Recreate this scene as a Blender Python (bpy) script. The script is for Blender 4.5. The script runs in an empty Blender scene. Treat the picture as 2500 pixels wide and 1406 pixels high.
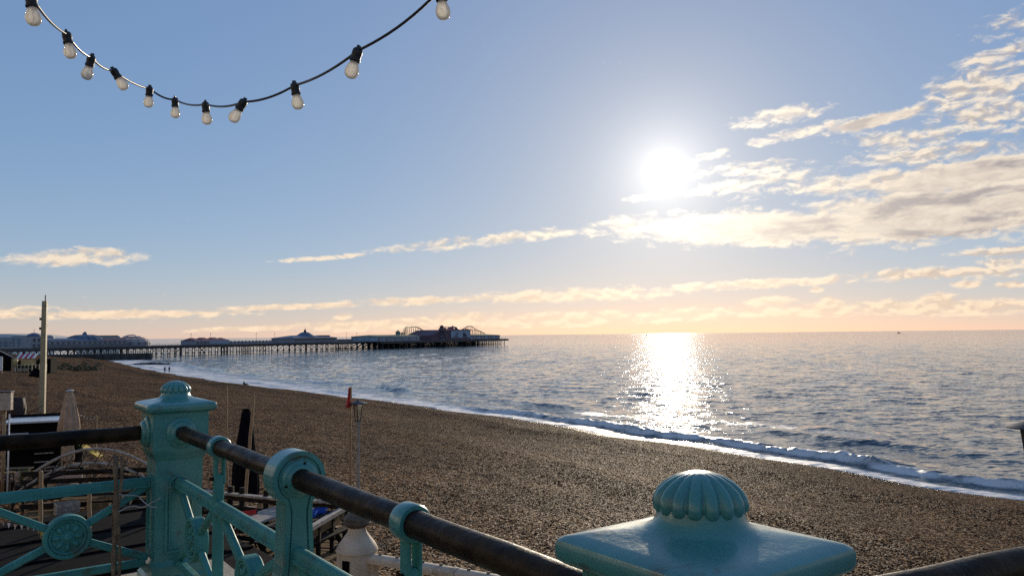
import bpy, math, random
import numpy as np
from mathutils import Matrix, Vector
R = math.radians
SKY_STRENGTH = 0.10
SKY_DUST = 0.15
SKY_GAIN = 2.249
SUN_E = 3.5
EXPOSURE = 0.0
SEA_A1, SEA_A2, SEA_ROUGH = 0.75, 1.15, 0.055
SC = bpy.context.scene
COL = SC.collection

# ---------------------------------------------------------------- camera
cam_d = bpy.data.cameras.new("camera"); cam = bpy.data.objects.new("camera", cam_d); COL.objects.link(cam)
cam_d.sensor_width = 36.0; cam_d.lens = 36.0 * 1890 / 2500.0
cam_d.clip_start = 0.05; cam_d.clip_end = 120000.0
_p, _r = R(3.46), R(0.614)
F_ = Vector((0, math.cos(_p), math.sin(_p))); U0 = Vector((0, -math.sin(_p), math.cos(_p))); R0 = Vector((1, 0, 0))
RT = math.cos(_r) * R0 - math.sin(_r) * U0; UP = math.sin(_r) * R0 + math.cos(_r) * U0
cam.matrix_world = Matrix(((RT.x, UP.x, -F_.x, 0), (RT.y, UP.y, -F_.y, 0), (RT.z, UP.z, -F_.z, 9.5), (0, 0, 0, 1)))
SC.camera = cam
SC.render.resolution_x, SC.render.resolution_y = 1024, 575

# ---------------------------------------------------------------- sky, sun, exposure
SUN_AZ, SUN_EL = R(11.43), R(11.69)
SUN_DIR = Vector((math.sin(SUN_AZ) * math.cos(SUN_EL), math.cos(SUN_AZ) * math.cos(SUN_EL), math.sin(SUN_EL)))

CLOUD_ROWS = [
    (19.6,14.87,3.0,0.61,5.5), (20.4,13.61,3.0,0.36,8.5), (27.9,14.20,1.5,0.42,9.9), (31.7,15.05,2.9,1.36,8.0), (31.8,13.39,2.6,0.85,1.9),
    (32.4,16.91,2.2,0.42,4.0), (27.4,12.48,3.3,0.73,-0.0), (29.6,11.31,5.6,0.61,-1.0), (14.9,12.60,1.3,0.30,7.5), (12.8,11.80,0.9,0.67,3.4),
    (10.0,9.87,1.4,0.27,4.9), (17.1,11.47,3.8,0.49,1.3), (17.2,10.45,4.2,0.55,4.9), (25.6,10.04,8.6,0.67,1.2), (29.8,9.91,5.3,1.21,3.5), (9.8,7.77,3.7,0.85,3.8),
    (27.0,6.51,7.9,0.67,-0.6), (-1.5,7.02,7.3,0.42,5.2), (-13.7,5.67,2.9,0.18,5.1),
    (-29.6,5.27,4.0,0.49,3.6), (-28.3,5.66,2.0,0.30,-0.7), (-27.3,1.61,7.2,0.24,0.7),
    (-15.3,2.17,4.8,0.21,2.2), (-6.7,2.57,5.2,0.27,1.7), (4.5,2.87,6.6,0.49,1.2), (17.4,3.38,6.9,0.30,1.3), (28.9,3.70,5.9,0.36,0.6), (32.4,4.84,2.5,0.30,0.3),
    (32.9,4.21,1.9,0.42,1.5), (-17.5,0.64,4.1,0.18,1.4), (-12.3,1.45,0.6,0.27,7.0), (-9.8,0.77,5.3,0.36,1.1), (-3.5,1.15,2.9,0.42,2.2),
    (3.9,1.08,5.4,0.45,1.9), (12.7,1.25,4.0,0.42,1.6), (20.1,1.45,4.1,0.42,1.4), (18.4,2.10,1.4,0.36,1.7), (22.5,1.83,0.9,0.49,1.2), (29.2,1.51,5.5,0.49,-0.6),
    (28.7,1.98,1.1,0.42,3.3), (21.5,2.91,0.4,0.21,-1.8), (30.4,2.92,0.8,0.24,0.4), (33.0,2.76,1.0,0.24,-0.2), 
    (46,13.5,12,2.2,3), (48,8,16,2.0,1), (44,3.6,12,0.5,0.5), (46,1.6,14,0.6,0.5), (40,19,7,1.0,5), (70,11,12,2.0,0),
    (75,5,16,1.2,0), (-45,4.2,7,0.6,2), (-48,1.7,14,0.4,0.5), (-80,2.2,18,0.6,0),
    (120,8,18,1.6,0), 
]
class E:
    """tiny expression builder for shader math"""
    nt = None
    def __init__(s, sock): s.k = sock
    @staticmethod
    def op(name, *args, clamp=False):
        n = E.nt.nodes.new("ShaderNodeMath"); n.operation = name; n.use_clamp = clamp
        for i, a in enumerate(args):
            if isinstance(a, E): E.nt.links.new(a.k, n.inputs[i])
            else: n.inputs[i].default_value = a
        return E(n.outputs[0])
    def __add__(s, o): return E.op('ADD', s, o)
    __radd__ = __add__
    def __sub__(s, o): return E.op('SUBTRACT', s, o)
    def __rsub__(s, o): return E.op('SUBTRACT', o, s)
    def __mul__(s, o): return E.op('MULTIPLY', s, o)
    __rmul__ = __mul__
    def __truediv__(s, o): return E.op('DIVIDE', s, o)
    def __pow__(s, o): return E.op('POWER', s, o)
    def max(s, o): return E.op('MAXIMUM', s, o)
    def min(s, o): return E.op('MINIMUM', s, o)
    def exp(s): return E.op('EXPONENT', s)
    def clamp(s): return E.op('ADD', s, 0.0, clamp=True)
    def smooth(s, a, b, lo=0.0, hi=1.0):
        n = E.nt.nodes.new("ShaderNodeMapRange"); n.interpolation_type = 'SMOOTHSTEP'
        E.nt.links.new(s.k, n.inputs[0])
        for i, v in enumerate((a, b, lo, hi)): n.inputs[i + 1].default_value = v
        return E(n.outputs[0])
def comb(x, y, z):
    n = E.nt.nodes.new("ShaderNodeCombineXYZ")
    for i, a in enumerate((x, y, z)):
        if isinstance(a, E): E.nt.links.new(a.k, n.inputs[i])
        else: n.inputs[i].default_value = a
    return n.outputs[0]
def noise(vec, scale, detail=4, rough=0.5, dist=0.0, color=False, dim='3D'):
    n = E.nt.nodes.new("ShaderNodeTexNoise"); n.noise_dimensions = dim
    if vec is not None: E.nt.links.new(vec, n.inputs["Vector"])
    n.inputs["Scale"].default_value = scale; n.inputs["Detail"].default_value = detail
    n.inputs["Roughness"].default_value = rough; n.inputs["Distortion"].default_value = dist
    return n.outputs["Color"] if color else E(n.outputs["Fac"])
def mixc(fac, a, b, mode='MIX'):
    n = E.nt.nodes.new("ShaderNodeMix"); n.data_type = 'RGBA'; n.blend_type = mode; n.clamp_factor = True
    for i, v in ((0, fac), (6, a), (7, b)):
        if isinstance(v, E): E.nt.links.new(v.k, n.inputs[i])
        elif isinstance(v, (int, float)): n.inputs[i].default_value = v
        elif isinstance(v, tuple): n.inputs[i].default_value = (*v, 1.0) if len(v) == 3 else v
        else: E.nt.links.new(v, n.inputs[i])
    return n.outputs[2]
def scalec(c, k):
    n = E.nt.nodes.new("ShaderNodeVectorMath"); n.operation = 'SCALE'
    if isinstance(c, tuple): n.inputs[0].default_value = c
    else: E.nt.links.new(c, n.inputs[0])
    if isinstance(k, E): E.nt.links.new(k.k, n.inputs["Scale"])
    else: n.inputs["Scale"].default_value = k
    return n.outputs[0]
def addc(a, b):
    n = E.nt.nodes.new("ShaderNodeVectorMath"); n.operation = 'ADD'
    E.nt.links.new(a, n.inputs[0]); E.nt.links.new(b, n.inputs[1]); return n.outputs[0]

world = bpy.data.worlds.new("World"); SC.world = world; world.use_nodes = True
nt = world.node_tree; nt.nodes.clear(); E.nt = nt
out = nt.nodes.new("ShaderNodeOutputWorld"); bg = nt.nodes.new("ShaderNodeBackground")
nt.links.new(bg.outputs[0], out.inputs[0])
sky = nt.nodes.new("ShaderNodeTexSky"); sky.sky_type = 'NISHITA'; sky.sun_disc = False
sky.sun_elevation = SUN_EL; sky.sun_rotation = SUN_AZ
sky.altitude = 10; sky.air_density = 1.0; sky.dust_density = SKY_DUST; sky.ozone_density = 1.6
bg.inputs["Strength"].default_value = SKY_STRENGTH
def build_sky():
    tc = nt.nodes.new("ShaderNodeTexCoord"); sep = nt.nodes.new("ShaderNodeSeparateXYZ")
    nt.links.new(tc.outputs["Generated"], sep.inputs[0])
    x, y, z = (E(o) for o in sep.outputs)
    az = E.op('ARCTAN2', x, y) * 57.29578
    el = E.op('ARCSINE', z) * 57.29578
    dot = nt.nodes.new("ShaderNodeVectorMath"); dot.operation = 'DOT_PRODUCT'
    nt.links.new(tc.outputs["Generated"], dot.inputs[0]); dot.inputs[1].default_value = SUN_DIR
    ang = E.op('ARCCOSINE', E(dot.outputs["Value"]).min(0.9999999)) * 57.29578
    elp = el.max(0.0)
    # clear air: the physical sky, its bright low band held back as a camera holds it
    base = sky.outputs[0]
    lum = nt.nodes.new("ShaderNodeVectorMath"); lum.operation = 'DOT_PRODUCT'
    nt.links.new(base, lum.inputs[0]); lum.inputs[1].default_value = (0.2126, 0.7152, 0.0722)
    base = scalec(base, (E(lum.outputs["Value"]).max(0.02) ** -0.66) * SKY_GAIN)
    base = mixc(1.0, base, mixc((elp * -0.22).exp(), (0.83, 0.87, 1.02), (0.97, 0.97, 1.74)), 'MULTIPLY')
    base = scalec(base, (elp * -0.085).exp() * 0.34 + 0.98)
    # clouds: long wind-drawn strips and low cumulus rows, by bearing and height
    rows = CLOUD_ROWS
    pos = comb(az, el, 0.0)
    dist = None
    for (a0, e0, L, W, th) in rows:
        mp = nt.nodes.new("ShaderNodeMapping"); mp.vector_type = 'TEXTURE'
        nt.links.new(pos, mp.inputs["Vector"])
        mp.inputs["Location"].default_value = (a0, e0, 0); mp.inputs["Rotation"].default_value = (0, 0, R(th)); mp.inputs["Scale"].default_value = (L, W, 1)
        ln = nt.nodes.new("ShaderNodeVectorMath"); ln.operation = 'LENGTH'; nt.links.new(mp.outputs[0], ln.inputs[0])
        m = E(ln.outputs["Value"])
        dist = m if dist is None else dist.min(m)
    mask = 1.0 - dist * dist * 0.75
    bank = None
    for (a0, e0, L, W, th) in ((17.5, 7.3, 8.0, 1.2, -1.0), (29.0, 7.6, 8.5, 1.9, 1.5), (31.0, 9.8, 6.0, 1.0, 3.5), (25.5, 13.9, 3.0, 0.4, 7)):
        mp = nt.nodes.new("ShaderNodeMapping"); mp.vector_type = 'TEXTURE'; nt.links.new(pos, mp.inputs["Vector"])
        mp.inputs["Location"].default_value = (a0, e0, 0); mp.inputs["Rotation"].default_value = (0, 0, R(th)); mp.inputs["Scale"].default_value = (L, W, 1)
        ln = nt.nodes.new("ShaderNodeVectorMath"); ln.operation = 'LENGTH'; nt.links.new(mp.outputs[0], ln.inputs[0])
        m = E(ln.outputs["Value"]); bank = m if bank is None else bank.min(m)
    mask = mask.max(1.0 - bank * bank * 0.75)
    bank = bank.smooth(1.15, 0.55)
    mask = mask.max(-1.0)
    cs = 0.999; sn = 0.04
    ca = az * cs + el * sn; ce = el * cs - az * sn
    low = el.smooth(1.0, 6.0)
    sx = 0.80; sy = 1.90
    vec = comb(ca * sx, ce * sy, 3.7)
    n1 = noise(vec, 0.9, 8, 0.54, 0.5)
    n2 = noise(vec, 3.6, 8, 0.66, 0.2)
    dens = mask * 0.62 + (n1 - 0.5) * 2.4 + (n2 - 0.5) * (1.0 - bank * 0.6) + 0.12 + bank * 0.55 + (1.0 - low) * 0.24
    alpha = dens.smooth(0.0, 0.92) * el.smooth(0.05, 0.5)
    nsh = noise(comb((ca - 0.15) * sx, (ce + 0.30) * sy, 3.7), 0.9, 4, 0.54, 0.5)
    thick = dens.smooth(0.6, 1.9) * 0.45 + (nsh - n1 + 0.03).smooth(-0.08, 0.14) * (0.75 - bank * 0.45)
    roll = noise(comb(ca * 0.22, ce * 0.9, 9.1), 1.0, 4, 0.5, 0.4).smooth(0.44, 0.66) * bank
    thick = (thick + roll * 0.75).min(1.0)
    bright = mixc(el.smooth(0.5, 7.0), (1.12, 0.86, 0.60), (1.02, 0.87, 0.68))
    dark = mixc(el.smooth(0.5, 7.0), (0.74, 0.55, 0.42), (0.42, 0.36, 0.35))
    far = (az - 11.0).smooth(6.0, 22.0)
    cl = mixc(thick * (far * 0.40 + 0.58), bright, dark)
    near = (ang * ang * -0.012).exp()
    cl = scalec(cl, near * 0.5 + 0.95)
    cl = scalec(cl, 1.0 / SKY_STRENGTH)
    col = mixc(alpha * 0.92, base, cl)
    # the sun and the bright air round it
    glow = (ang * ang * -1.8).exp() * 4.0 + (ang * -0.42).exp() * 0.72 + (ang * -0.095).exp() * 0.25
    col = addc(col, scalec((1.0, 0.93, 0.80), glow * (1.0 / SKY_STRENGTH)))
    nt.links.new(col, bg.inputs["Color"])
build_sky()
world.cycles.sampling_method = 'MANUAL'; world.cycles.sample_map_resolution = 512

sun_d = bpy.data.lights.new("sun", 'SUN'); sun_o = bpy.data.objects.new("sun", sun_d); COL.objects.link(sun_o)
sun_d.energy = SUN_E; sun_d.angle = R(0.53); sun_d.color = (1.0, 0.86, 0.66)
sun_o.rotation_euler = SUN_DIR.to_track_quat('Z', 'Y').to_euler(); sun_o.location = (0, 0, 60)
SC.view_settings.view_transform = 'Standard'; SC.view_settings.look = 'None'
SC.view_settings.exposure = EXPOSURE; SC.view_settings.gamma = 1.0; SC.view_settings.use_curve_mapping = False
SC.cycles.use_denoising = False
SC.cycles.sample_clamp_indirect = 4.0
SC.cycles.max_bounces = 6; SC.cycles.transparent_max_bounces = 12
SC.cycles.caustics_reflective = False; SC.cycles.caustics_refractive = False

# ---------------------------------------------------------------- helpers
def material(name, base=(0.5, 0.5, 0.5), rough=0.6, metal=0.0, var=0.0, vscale=8.0, base2=None, bump=0.0, bscale=40.0, spec=0.5, coat=0.0, stain=None, sscale=3.0, samount=0.5, trans=0.0):
    m = bpy.data.materials.new(name); m.use_nodes = True
    t = m.node_tree; E.nt = t
    b = t.nodes["Principled BSDF"]
    b.inputs["Roughness"].default_value = rough; b.inputs["Metallic"].default_value = metal
    b.inputs["Specular IOR Level"].default_value = spec; b.inputs["Coat Weight"].default_value = coat; b.inputs["Coat Roughness"].default_value = 0.16
    b.inputs["Transmission Weight"].default_value = trans
    b.inputs["Base Color"].default_value = (*base, 1)
    tc = t.nodes.new("ShaderNodeTexCoord"); v = tc.outputs["Object"]
    if var > 0 or base2 or stain:
        n = noise(v, vscale, 6, 0.6)
        b2 = base2 if base2 else tuple(c * (1 - var) for c in base)
        b1 = base if base2 else tuple(min(1, c * (1 + var)) for c in base)
        c = mixc(n.smooth(0.32, 0.68), b1, b2)
        if stain:
            k = noise(v, sscale, 7, 0.65, 0.6)
            c = mixc(k.smooth(0.62 - 0.22 * samount, 0.72) * 0.85, c, stain)
        t.links.new(c, b.inputs["Base Color"])
        rr = noise(v, vscale * 1.7, 4).smooth(0.3, 0.7, max(0.02, rough - 0.12), min(1, rough + 0.12))
        t.links.new(rr.k, b.inputs["Roughness"])
    if bump > 0:
        bn = t.nodes.new("ShaderNodeBump"); bn.inputs["Strength"].default_value = bump; bn.inputs["Distance"].default_value = 0.01
        h = noise(v, bscale, 5, 0.6); t.links.new(h.k, bn.inputs["Height"]); t.links.new(bn.outputs[0], b.inputs["Normal"])
    return m

class MB:
    """collects geometry; build() links it as one mesh object"""
    def __init__(s): s.v = []; s.f = []
    def add(s, vs, fs, M=None):
        o = len(s.v)
        s.v += [tuple(M @ Vector(v)) if M is not None else tuple(v) for v in vs]
        s.f += [tuple(i + o for i in f) for f in fs]; return s
    def box(s, c, d, M=None, rz=0.0, bev=0.0):
        x, y, z = d[0] / 2, d[1] / 2, d[2] / 2
        T = Matrix.Translation(c) @ Matrix.Rotation(rz, 4, 'Z')
        if M is not None: T = M @ T
        if bev <= 0:
            vs = [(-x, -y, -z), (x, -y, -z), (x, y, -z), (-x, y, -z), (-x, -y, z), (x, -y, z), (x, y, z), (-x, y, z)]
            return s.add(vs, [(0, 3, 2, 1), (4, 5, 6, 7), (0, 1, 5, 4), (1, 2, 6, 5), (2, 3, 7, 6), (3, 0, 4, 7)], T)
        b = min(bev, x * .9, y * .9, z * .9)
        def ring(h, w, zz): return [(-h, -w + b, zz), (-h + b, -w, zz), (h - b, -w, zz), (h, -w + b, zz), (h, w - b, zz), (h - b, w, zz), (-h + b, w, zz), (-h, w - b, zz)]
        vs = ring(x - b, y - b, -z) + ring(x, y, -z + b) + ring(x, y, z - b) + ring(x - b, y - b, z)
        fs = [tuple(reversed(range(8))), tuple(range(24, 32))]
        for r in range(3):
            for i in range(8):
                j = (i + 1) % 8; fs.append((r * 8 + i, r * 8 + j, r * 8 + 8 + j, r * 8 + 8 + i))
        return s.add(vs, fs, T)
    def bar(s, a, b, w, h=None, up=(0, 0, 1), M=None, bev=0.0):
        a, b = Vector(a), Vector(b); h = h or w
        d = (b - a); L = d.length; d.normalize(); u = Vector(up)
        if abs(d.dot(u)) > 0.98: u = Vector((1, 0, 0))
        yv = u.cross(d).normalized(); zv = d.cross(yv)
        T = Matrix(((d.x, yv.x, zv.x, 0), (d.y, yv.y, zv.y, 0), (d.z, yv.z, zv.z, 0), (0, 0, 0, 1)))
        T = Matrix.Translation((a + b) / 2) @ T
        if M is not None: T = M @ T
        return s.box((0, 0, 0), (L, w, h), T, bev=bev)
    def tube(s, pts, r, n=10, M=None, cap=True):
        P = [Vector(p) for p in pts]; rs = r if isinstance(r, (list, tuple)) else [r] * len(P)
        vs, fs = [], []; prev = None
        for i, p in enumerate(P):
            t = (P[min(i + 1, len(P) - 1)] - P[max(i - 1, 0)]).normalized()
            if prev is None:
                a = Vector((0, 0, 1)) if abs(t.z) < 0.9 else Vector((1, 0, 0)); u = t.cross(a).normalized()
            else: u = (prev - t * prev.dot(t)).normalized()
            prev = u; w = t.cross(u)
            vs += [p + (u * math.cos(2 * math.pi * k / n) + w * math.sin(2 * math.pi * k / n)) * rs[i] for k in range(n)]
        for i in range(len(P) - 1):
            for k in range(n):
                j = (k + 1) % n; fs.append((i * n + k, i * n + j, i * n + n + j, i * n + n + k))
        if cap: fs += [tuple(reversed(range(n))), tuple(range((len(P) - 1) * n, len(P) * n))]
        return s.add(vs, fs, M)
    def lathe(s, prof, n=24, M=None, fn=None, close=True):
        vs, fs = [], []
        for (r, z) in prof:
            for k in range(n):
                a = 2 * math.pi * k / n; q = r * (fn(a, z) if fn else 1)
                vs.append((q * math.cos(a), q * math.sin(a), z))
        for i in range(len(prof) - 1):
            for k in range(n):
                j = (k + 1) % n; fs.append((i * n + k, i * n + j, i * n + n + j, i * n + n + k))
        if close: fs += [tuple(reversed(range(n))), tuple(range((len(prof) - 1) * n, len(prof) * n))]
        return s.add(vs, fs, M)
    def prism(s, poly, a, b, axis='Y', M=None):
        """polygon in the plane normal to axis, from a to b along it"""
        def pt(p, h): return {'X': (h, p[0], p[1]), 'Y': (p[0], h, p[1]), 'Z': (p[0], p[1], h)}[axis]
        n = len(poly); vs = [pt(p, a) for p in poly] + [pt(p, b) for p in poly]
        fs = [tuple(range(n)), tuple(range(2 * n - 1, n - 1, -1))]
        for i in range(n): j = (i + 1) % n; fs.append((i, i + n, j + n, j))
        return s.add(vs, fs, M)
    def ellip(s, c, rad, nu=10, nv=6, M=None, wob=0.0, rnd=None):
        vs, fs = [(c[0], c[1], c[2] - rad[2])], []
        for j in range(1, nv):
            t = -math.pi / 2 + math.pi * j / nv
            for i in range(nu):
                a = 2 * math.pi * i / nu; k = 1 + (wob * (rnd.random() - .5) if rnd else 0)
                vs.append((c[0] + rad[0] * math.cos(t) * math.cos(a) * k, c[1] + rad[1] * math.cos(t) * math.sin(a) * k, c[2] + rad[2] * math.sin(t) * k))
        vs.append((c[0], c[1], c[2] + rad[2])); L = len(vs) - 1
        for i in range(nu):
            j = (i + 1) % nu; fs.append((0, 1 + j, 1 + i)); b = 1 + (nv - 2) * nu; fs.append((b + i, b + j, L))
            for q in range(nv - 2): o = 1 + q * nu; fs.append((o + i, o + j, o + nu + j, o + nu + i))
        return s.add(vs, fs, M)
    def build(s, name, mat, parent=None, smooth=False, loc=None, fix=True, auto=None):
        me = bpy.data.meshes.new(name); me.from_pydata(s.v, [], s.f); me.update()
        if fix:
            import bmesh
            bm = bmesh.new(); bm.from_mesh(me); bmesh.ops.recalc_face_normals(bm, faces=bm.faces); bm.to_mesh(me); bm.free()
        me.materials.append(mat)
        if smooth:
            me.polygons.foreach_set("use_smooth", [True] * len(me.polygons))
            if auto: me.set_sharp_from_angle(angle=R(auto))
        o = bpy.data.objects.new(name, me); COL.objects.link(o)
        if parent is not None: o.parent = parent
        if loc is not None: o.location = loc
        return o
def link_mesh(name, me, parent=None, loc=None, rot=None):
    o = bpy.data.objects.new(name, me); COL.objects.link(o)
    if parent is not None: o.parent = parent
    if loc is not None: o.location = loc
    if rot is not None: o.rotation_euler = rot
    return o
def tag(o, label, cat, group=None):
    o["label"] = label; o["category"] = cat
    if group: o["group"] = group
    return o
def thing(name, label, cat, loc=(0, 0, 0), rz=0.0, group=None):
    o = bpy.data.objects.new(name, None); COL.objects.link(o); o.empty_display_size = 0.2
    o.location = loc; o.rotation_euler = (0, 0, rz)
    return tag(o, label, cat, group)
def structure(o, label=None):
    o["kind"] = "structure"
    if label: o["label"] = label
    return o
def copy_tree(o, parent=None):
    c = o.copy(); COL.objects.link(c); c.parent = parent
    for ch in list(o.children): copy_tree(ch, c)
    return c

# ---------------------------------------------------------------- shore frame: q runs out to sea, s along the beach
_S = np.array([-400, -60, 18, 35, 50, 67.6, 95, 128, 165, 215, 268, 347, 384, 392, 400, 440, 600, 900])
_Q = np.array([46, 47.5, 49.2, 50.3, 51.6, 53.0, 53.2, 52.2, 50.6, 51.5, 54.3, 61, 64, 62, 36, 22, 0, -60])
def shore_q(s): return np.interp(s, _S, _Q) + 0.5 * np.sin(s * 0.21) + 0.35 * np.sin(s * 0.43 + 1.3)
def to_sq(x, y): return -0.6 * x + 0.8 * y, 0.8 * x + 0.6 * y
def to_xy(s, q): return -0.6 * s + 0.8 * q, 0.8 * s + 0.6 * q
_rng = np.random.default_rng(7)
_tab = _rng.random((256, 256))
def vnoise(x, y):
    xi = np.floor(x).astype(int); yi = np.floor(y).astype(int); fx = x - xi; fy = y - yi
    fx = fx * fx * (3 - 2 * fx); fy = fy * fy * (3 - 2 * fy); g = lambda a, b: _tab[a & 255, b & 255]
    return (g(xi, yi) * (1 - fx) + g(xi + 1, yi) * fx) * (1 - fy) + (g(xi, yi + 1) * (1 - fx) + g(xi + 1, yi + 1) * fx) * fy
def fbm(x, y, o=4):
    t = 0; a = 0.5
    for i in range(o): t = t + a * vnoise(x * 2 ** i + 17.3 * i, y * 2 ** i + 9.1 * i); a *= 0.5
    return t
def beach_z(s, q):
    d = shore_q(s) - q
    z = np.interp(d, [-60, -8, 0, 4, 9, 16, 30, 42, 50, 400], [-5, -0.9, 0.0, 0.62, 1.25, 1.75, 3.1, 4.25, 4.6, 4.6])
    z = z + 0.30 * (np.exp(-((d - 11) / 1.6) ** 2)) * (0.4 + vnoise(s * 0.06, 3.0 + 0 * s)) + 0.22 * np.exp(-((d - 23) / 2.2) ** 2) * vnoise(s * 0.05 + 40, 0 * s)
    amp = np.clip(d / 6, 0, 1)
    return z + amp * (0.22 * (fbm(s * 0.12, q * 0.3, 4) - 0.47) + 0.10 * (fbm(s * 0.9, q * 1.3, 3) - 0.45))
def grid_mesh(name, X, Y, Z, mat, attr=None):
    h, w = X.shape
    co = np.stack([X, Y, Z], -1).reshape(-1, 3)
    idx = np.arange(h * w).reshape(h, w)
    quads = np.stack([idx[:-1, :-1], idx[:-1, 1:], idx[1:, 1:], idx[1:, :-1]], -1).reshape(-1, 4)
    me = bpy.data.meshes.new(name)
    me.vertices.add(len(co)); me.vertices.foreach_set("co", co.ravel())
    me.loops.add(quads.size); me.loops.foreach_set("vertex_index", quads.ravel())
    me.polygons.add(len(quads)); me.polygons.foreach_set("loop_start", np.arange(0, quads.size, 4)); me.polygons.foreach_set("loop_total", np.full(len(quads), 4))
    me.polygons.foreach_set("use_smooth", np.ones(len(quads), bool))
    me.update(calc_edges=True)
    for k, v in (attr or {}).items():
        at = me.attributes.new(k, 'FLOAT', 'POINT'); at.data.foreach_set("value", v.ravel().astype(np.float32))
    me.materials.append(mat)
    o = bpy.data.objects.new(name, me); COL.objects.link(o); return o

# ---------------------------------------------------------------- beach
def beach_material():
    m = bpy.data.materials.new("shingle"); m.use_nodes = True; t = m.node_tree; E.nt = t
    b = t.nodes["Principled BSDF"]
    tc = t.nodes.new("ShaderNodeTexCoord"); v = tc.outputs["Object"]
    def vor(scale, feat='F1'):
        n = t.nodes.new("ShaderNodeTexVoronoi"); n.feature = feat; n.inputs["Scale"].default_value = scale
        t.links.new(v, n.inputs["Vector"]); return n
    a = vor(14.0); c = vor(30.0)
    sepa = t.nodes.new("ShaderNodeSeparateColor"); t.links.new(a.outputs["Color"], sepa.inputs[0])
    ra = E(sepa.outputs[0]); rb = E(sepa.outputs[1])
    col = mixc(ra.smooth(0.0, 1.0), (0.050, 0.024, 0.011), (0.165, 0.088, 0.043))
    col = mixc(rb.smooth(0.80, 0.95), col, (0.33, 0.21, 0.11))
    col = mixc(rb.smooth(0.42, 0.25), col, (0.012, 0.007, 0.005))
    big = noise(v, 0.16, 5, 0.6)
    col = mixc(big.smooth(0.42, 0.62) * 0.45, col, (0.030, 0.016, 0.009))
    mp = t.nodes.new("ShaderNodeMapping"); mp.vector_type = 'TEXTURE'; mp.inputs["Rotation"].default_value = (0, 0, R(126.87)); mp.inputs["Scale"].default_value = (14.0, 1.6, 1.0)
    t.links.new(v, mp.inputs[0])
    lines = noise(mp.outputs[0], 1.0, 5, 0.62, 0.7)
    col = mixc(lines.smooth(0.56, 0.70) * 0.7, col, (0.020, 0.012, 0.008))
    col = mixc(lines.smooth(0.42, 0.30) * 0.35, col, (0.21, 0.125, 0.062))
    at = t.nodes.new("ShaderNodeAttribute"); at.attribute_name = "wet"; wet = E(at.outputs["Fac"])
    wetn = (wet + (noise(v, 1.2, 4) - 0.5) * 0.5).smooth(0.3, 0.7)
    col = mixc(wetn * 0.75, col, (0.045, 0.036, 0.03))
    t.links.new(col, b.inputs["Base Color"])
    t.links.new((0.7 - wetn * 0.42).k, b.inputs["Roughness"])
    geo = t.nodes.new("ShaderNodeNewGeometry")
    def tilt(src, amp):
        n = t.nodes.new("ShaderNodeVectorMath"); n.operation = 'SUBTRACT'; t.links.new(src, n.inputs[0]); n.inputs[1].default_value = (0.5, 0.5, 0.5)
        return scalec(n.outputs[0], amp)
    d = vor(3.1)
    nrm = addc(geo.outputs["Normal"], addc(addc(tilt(a.outputs["Color"], 1.35), tilt(c.outputs["Color"], 0.6)), tilt(noise(v, 1.5, 4, 0.6, color=True), 1.0)))
    no = t.nodes.new("ShaderNodeVectorMath"); no.operation = 'NORMALIZE'; t.links.new(nrm, no.inputs[0])
    h = E(a.outputs["Distance"]) * -0.05
    bn = t.nodes.new("ShaderNodeBump"); bn.inputs["Strength"].default_value = 0.8; bn.inputs["Distance"].default_value = 1.0
    t.links.new(no.outputs[0], bn.inputs["Normal"])
    t.links.new(h.k, bn.inputs["Height"]); t.links.new(bn.outputs[0], b.inputs["Normal"])
    sp_ = t.nodes.new("ShaderNodeSeparateColor"); t.links.new(c.outputs["Color"], sp_.inputs[0])
    t.links.new((E(sp_.outputs[2]).smooth(0.72, 0.95) * 0.45 + 0.0).k, b.inputs["Specular IOR Level"])
    return m
def build_beach():
    s1 = np.arange(-14, 62, 0.22); s2 = 62 * np.exp(np.arange(0, math.log(880 / 62), 0.006)); s0 = np.linspace(-300, -14.3, 40)
    S = np.concatenate([s0, s1, s2])
    Q = np.concatenate([np.linspace(-160, -12, 16), np.arange(-10, 56, 0.24), np.linspace(57, 130, 90)])
    SS, QQ = np.meshgrid(S, Q, indexing='ij')
    QQ = np.where(QQ > 56, QQ, QQ)
    Z = beach_z(SS, QQ)
    d = shore_q(SS) - QQ
    wet = np.clip(1 - (d - 0.5) / 3.2, 0, 1)
    X, Y = to_xy(SS, QQ)
    return structure(grid_mesh("beach", X, Y, Z, beach_material(), {"wet": wet}))
build_beach()

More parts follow.
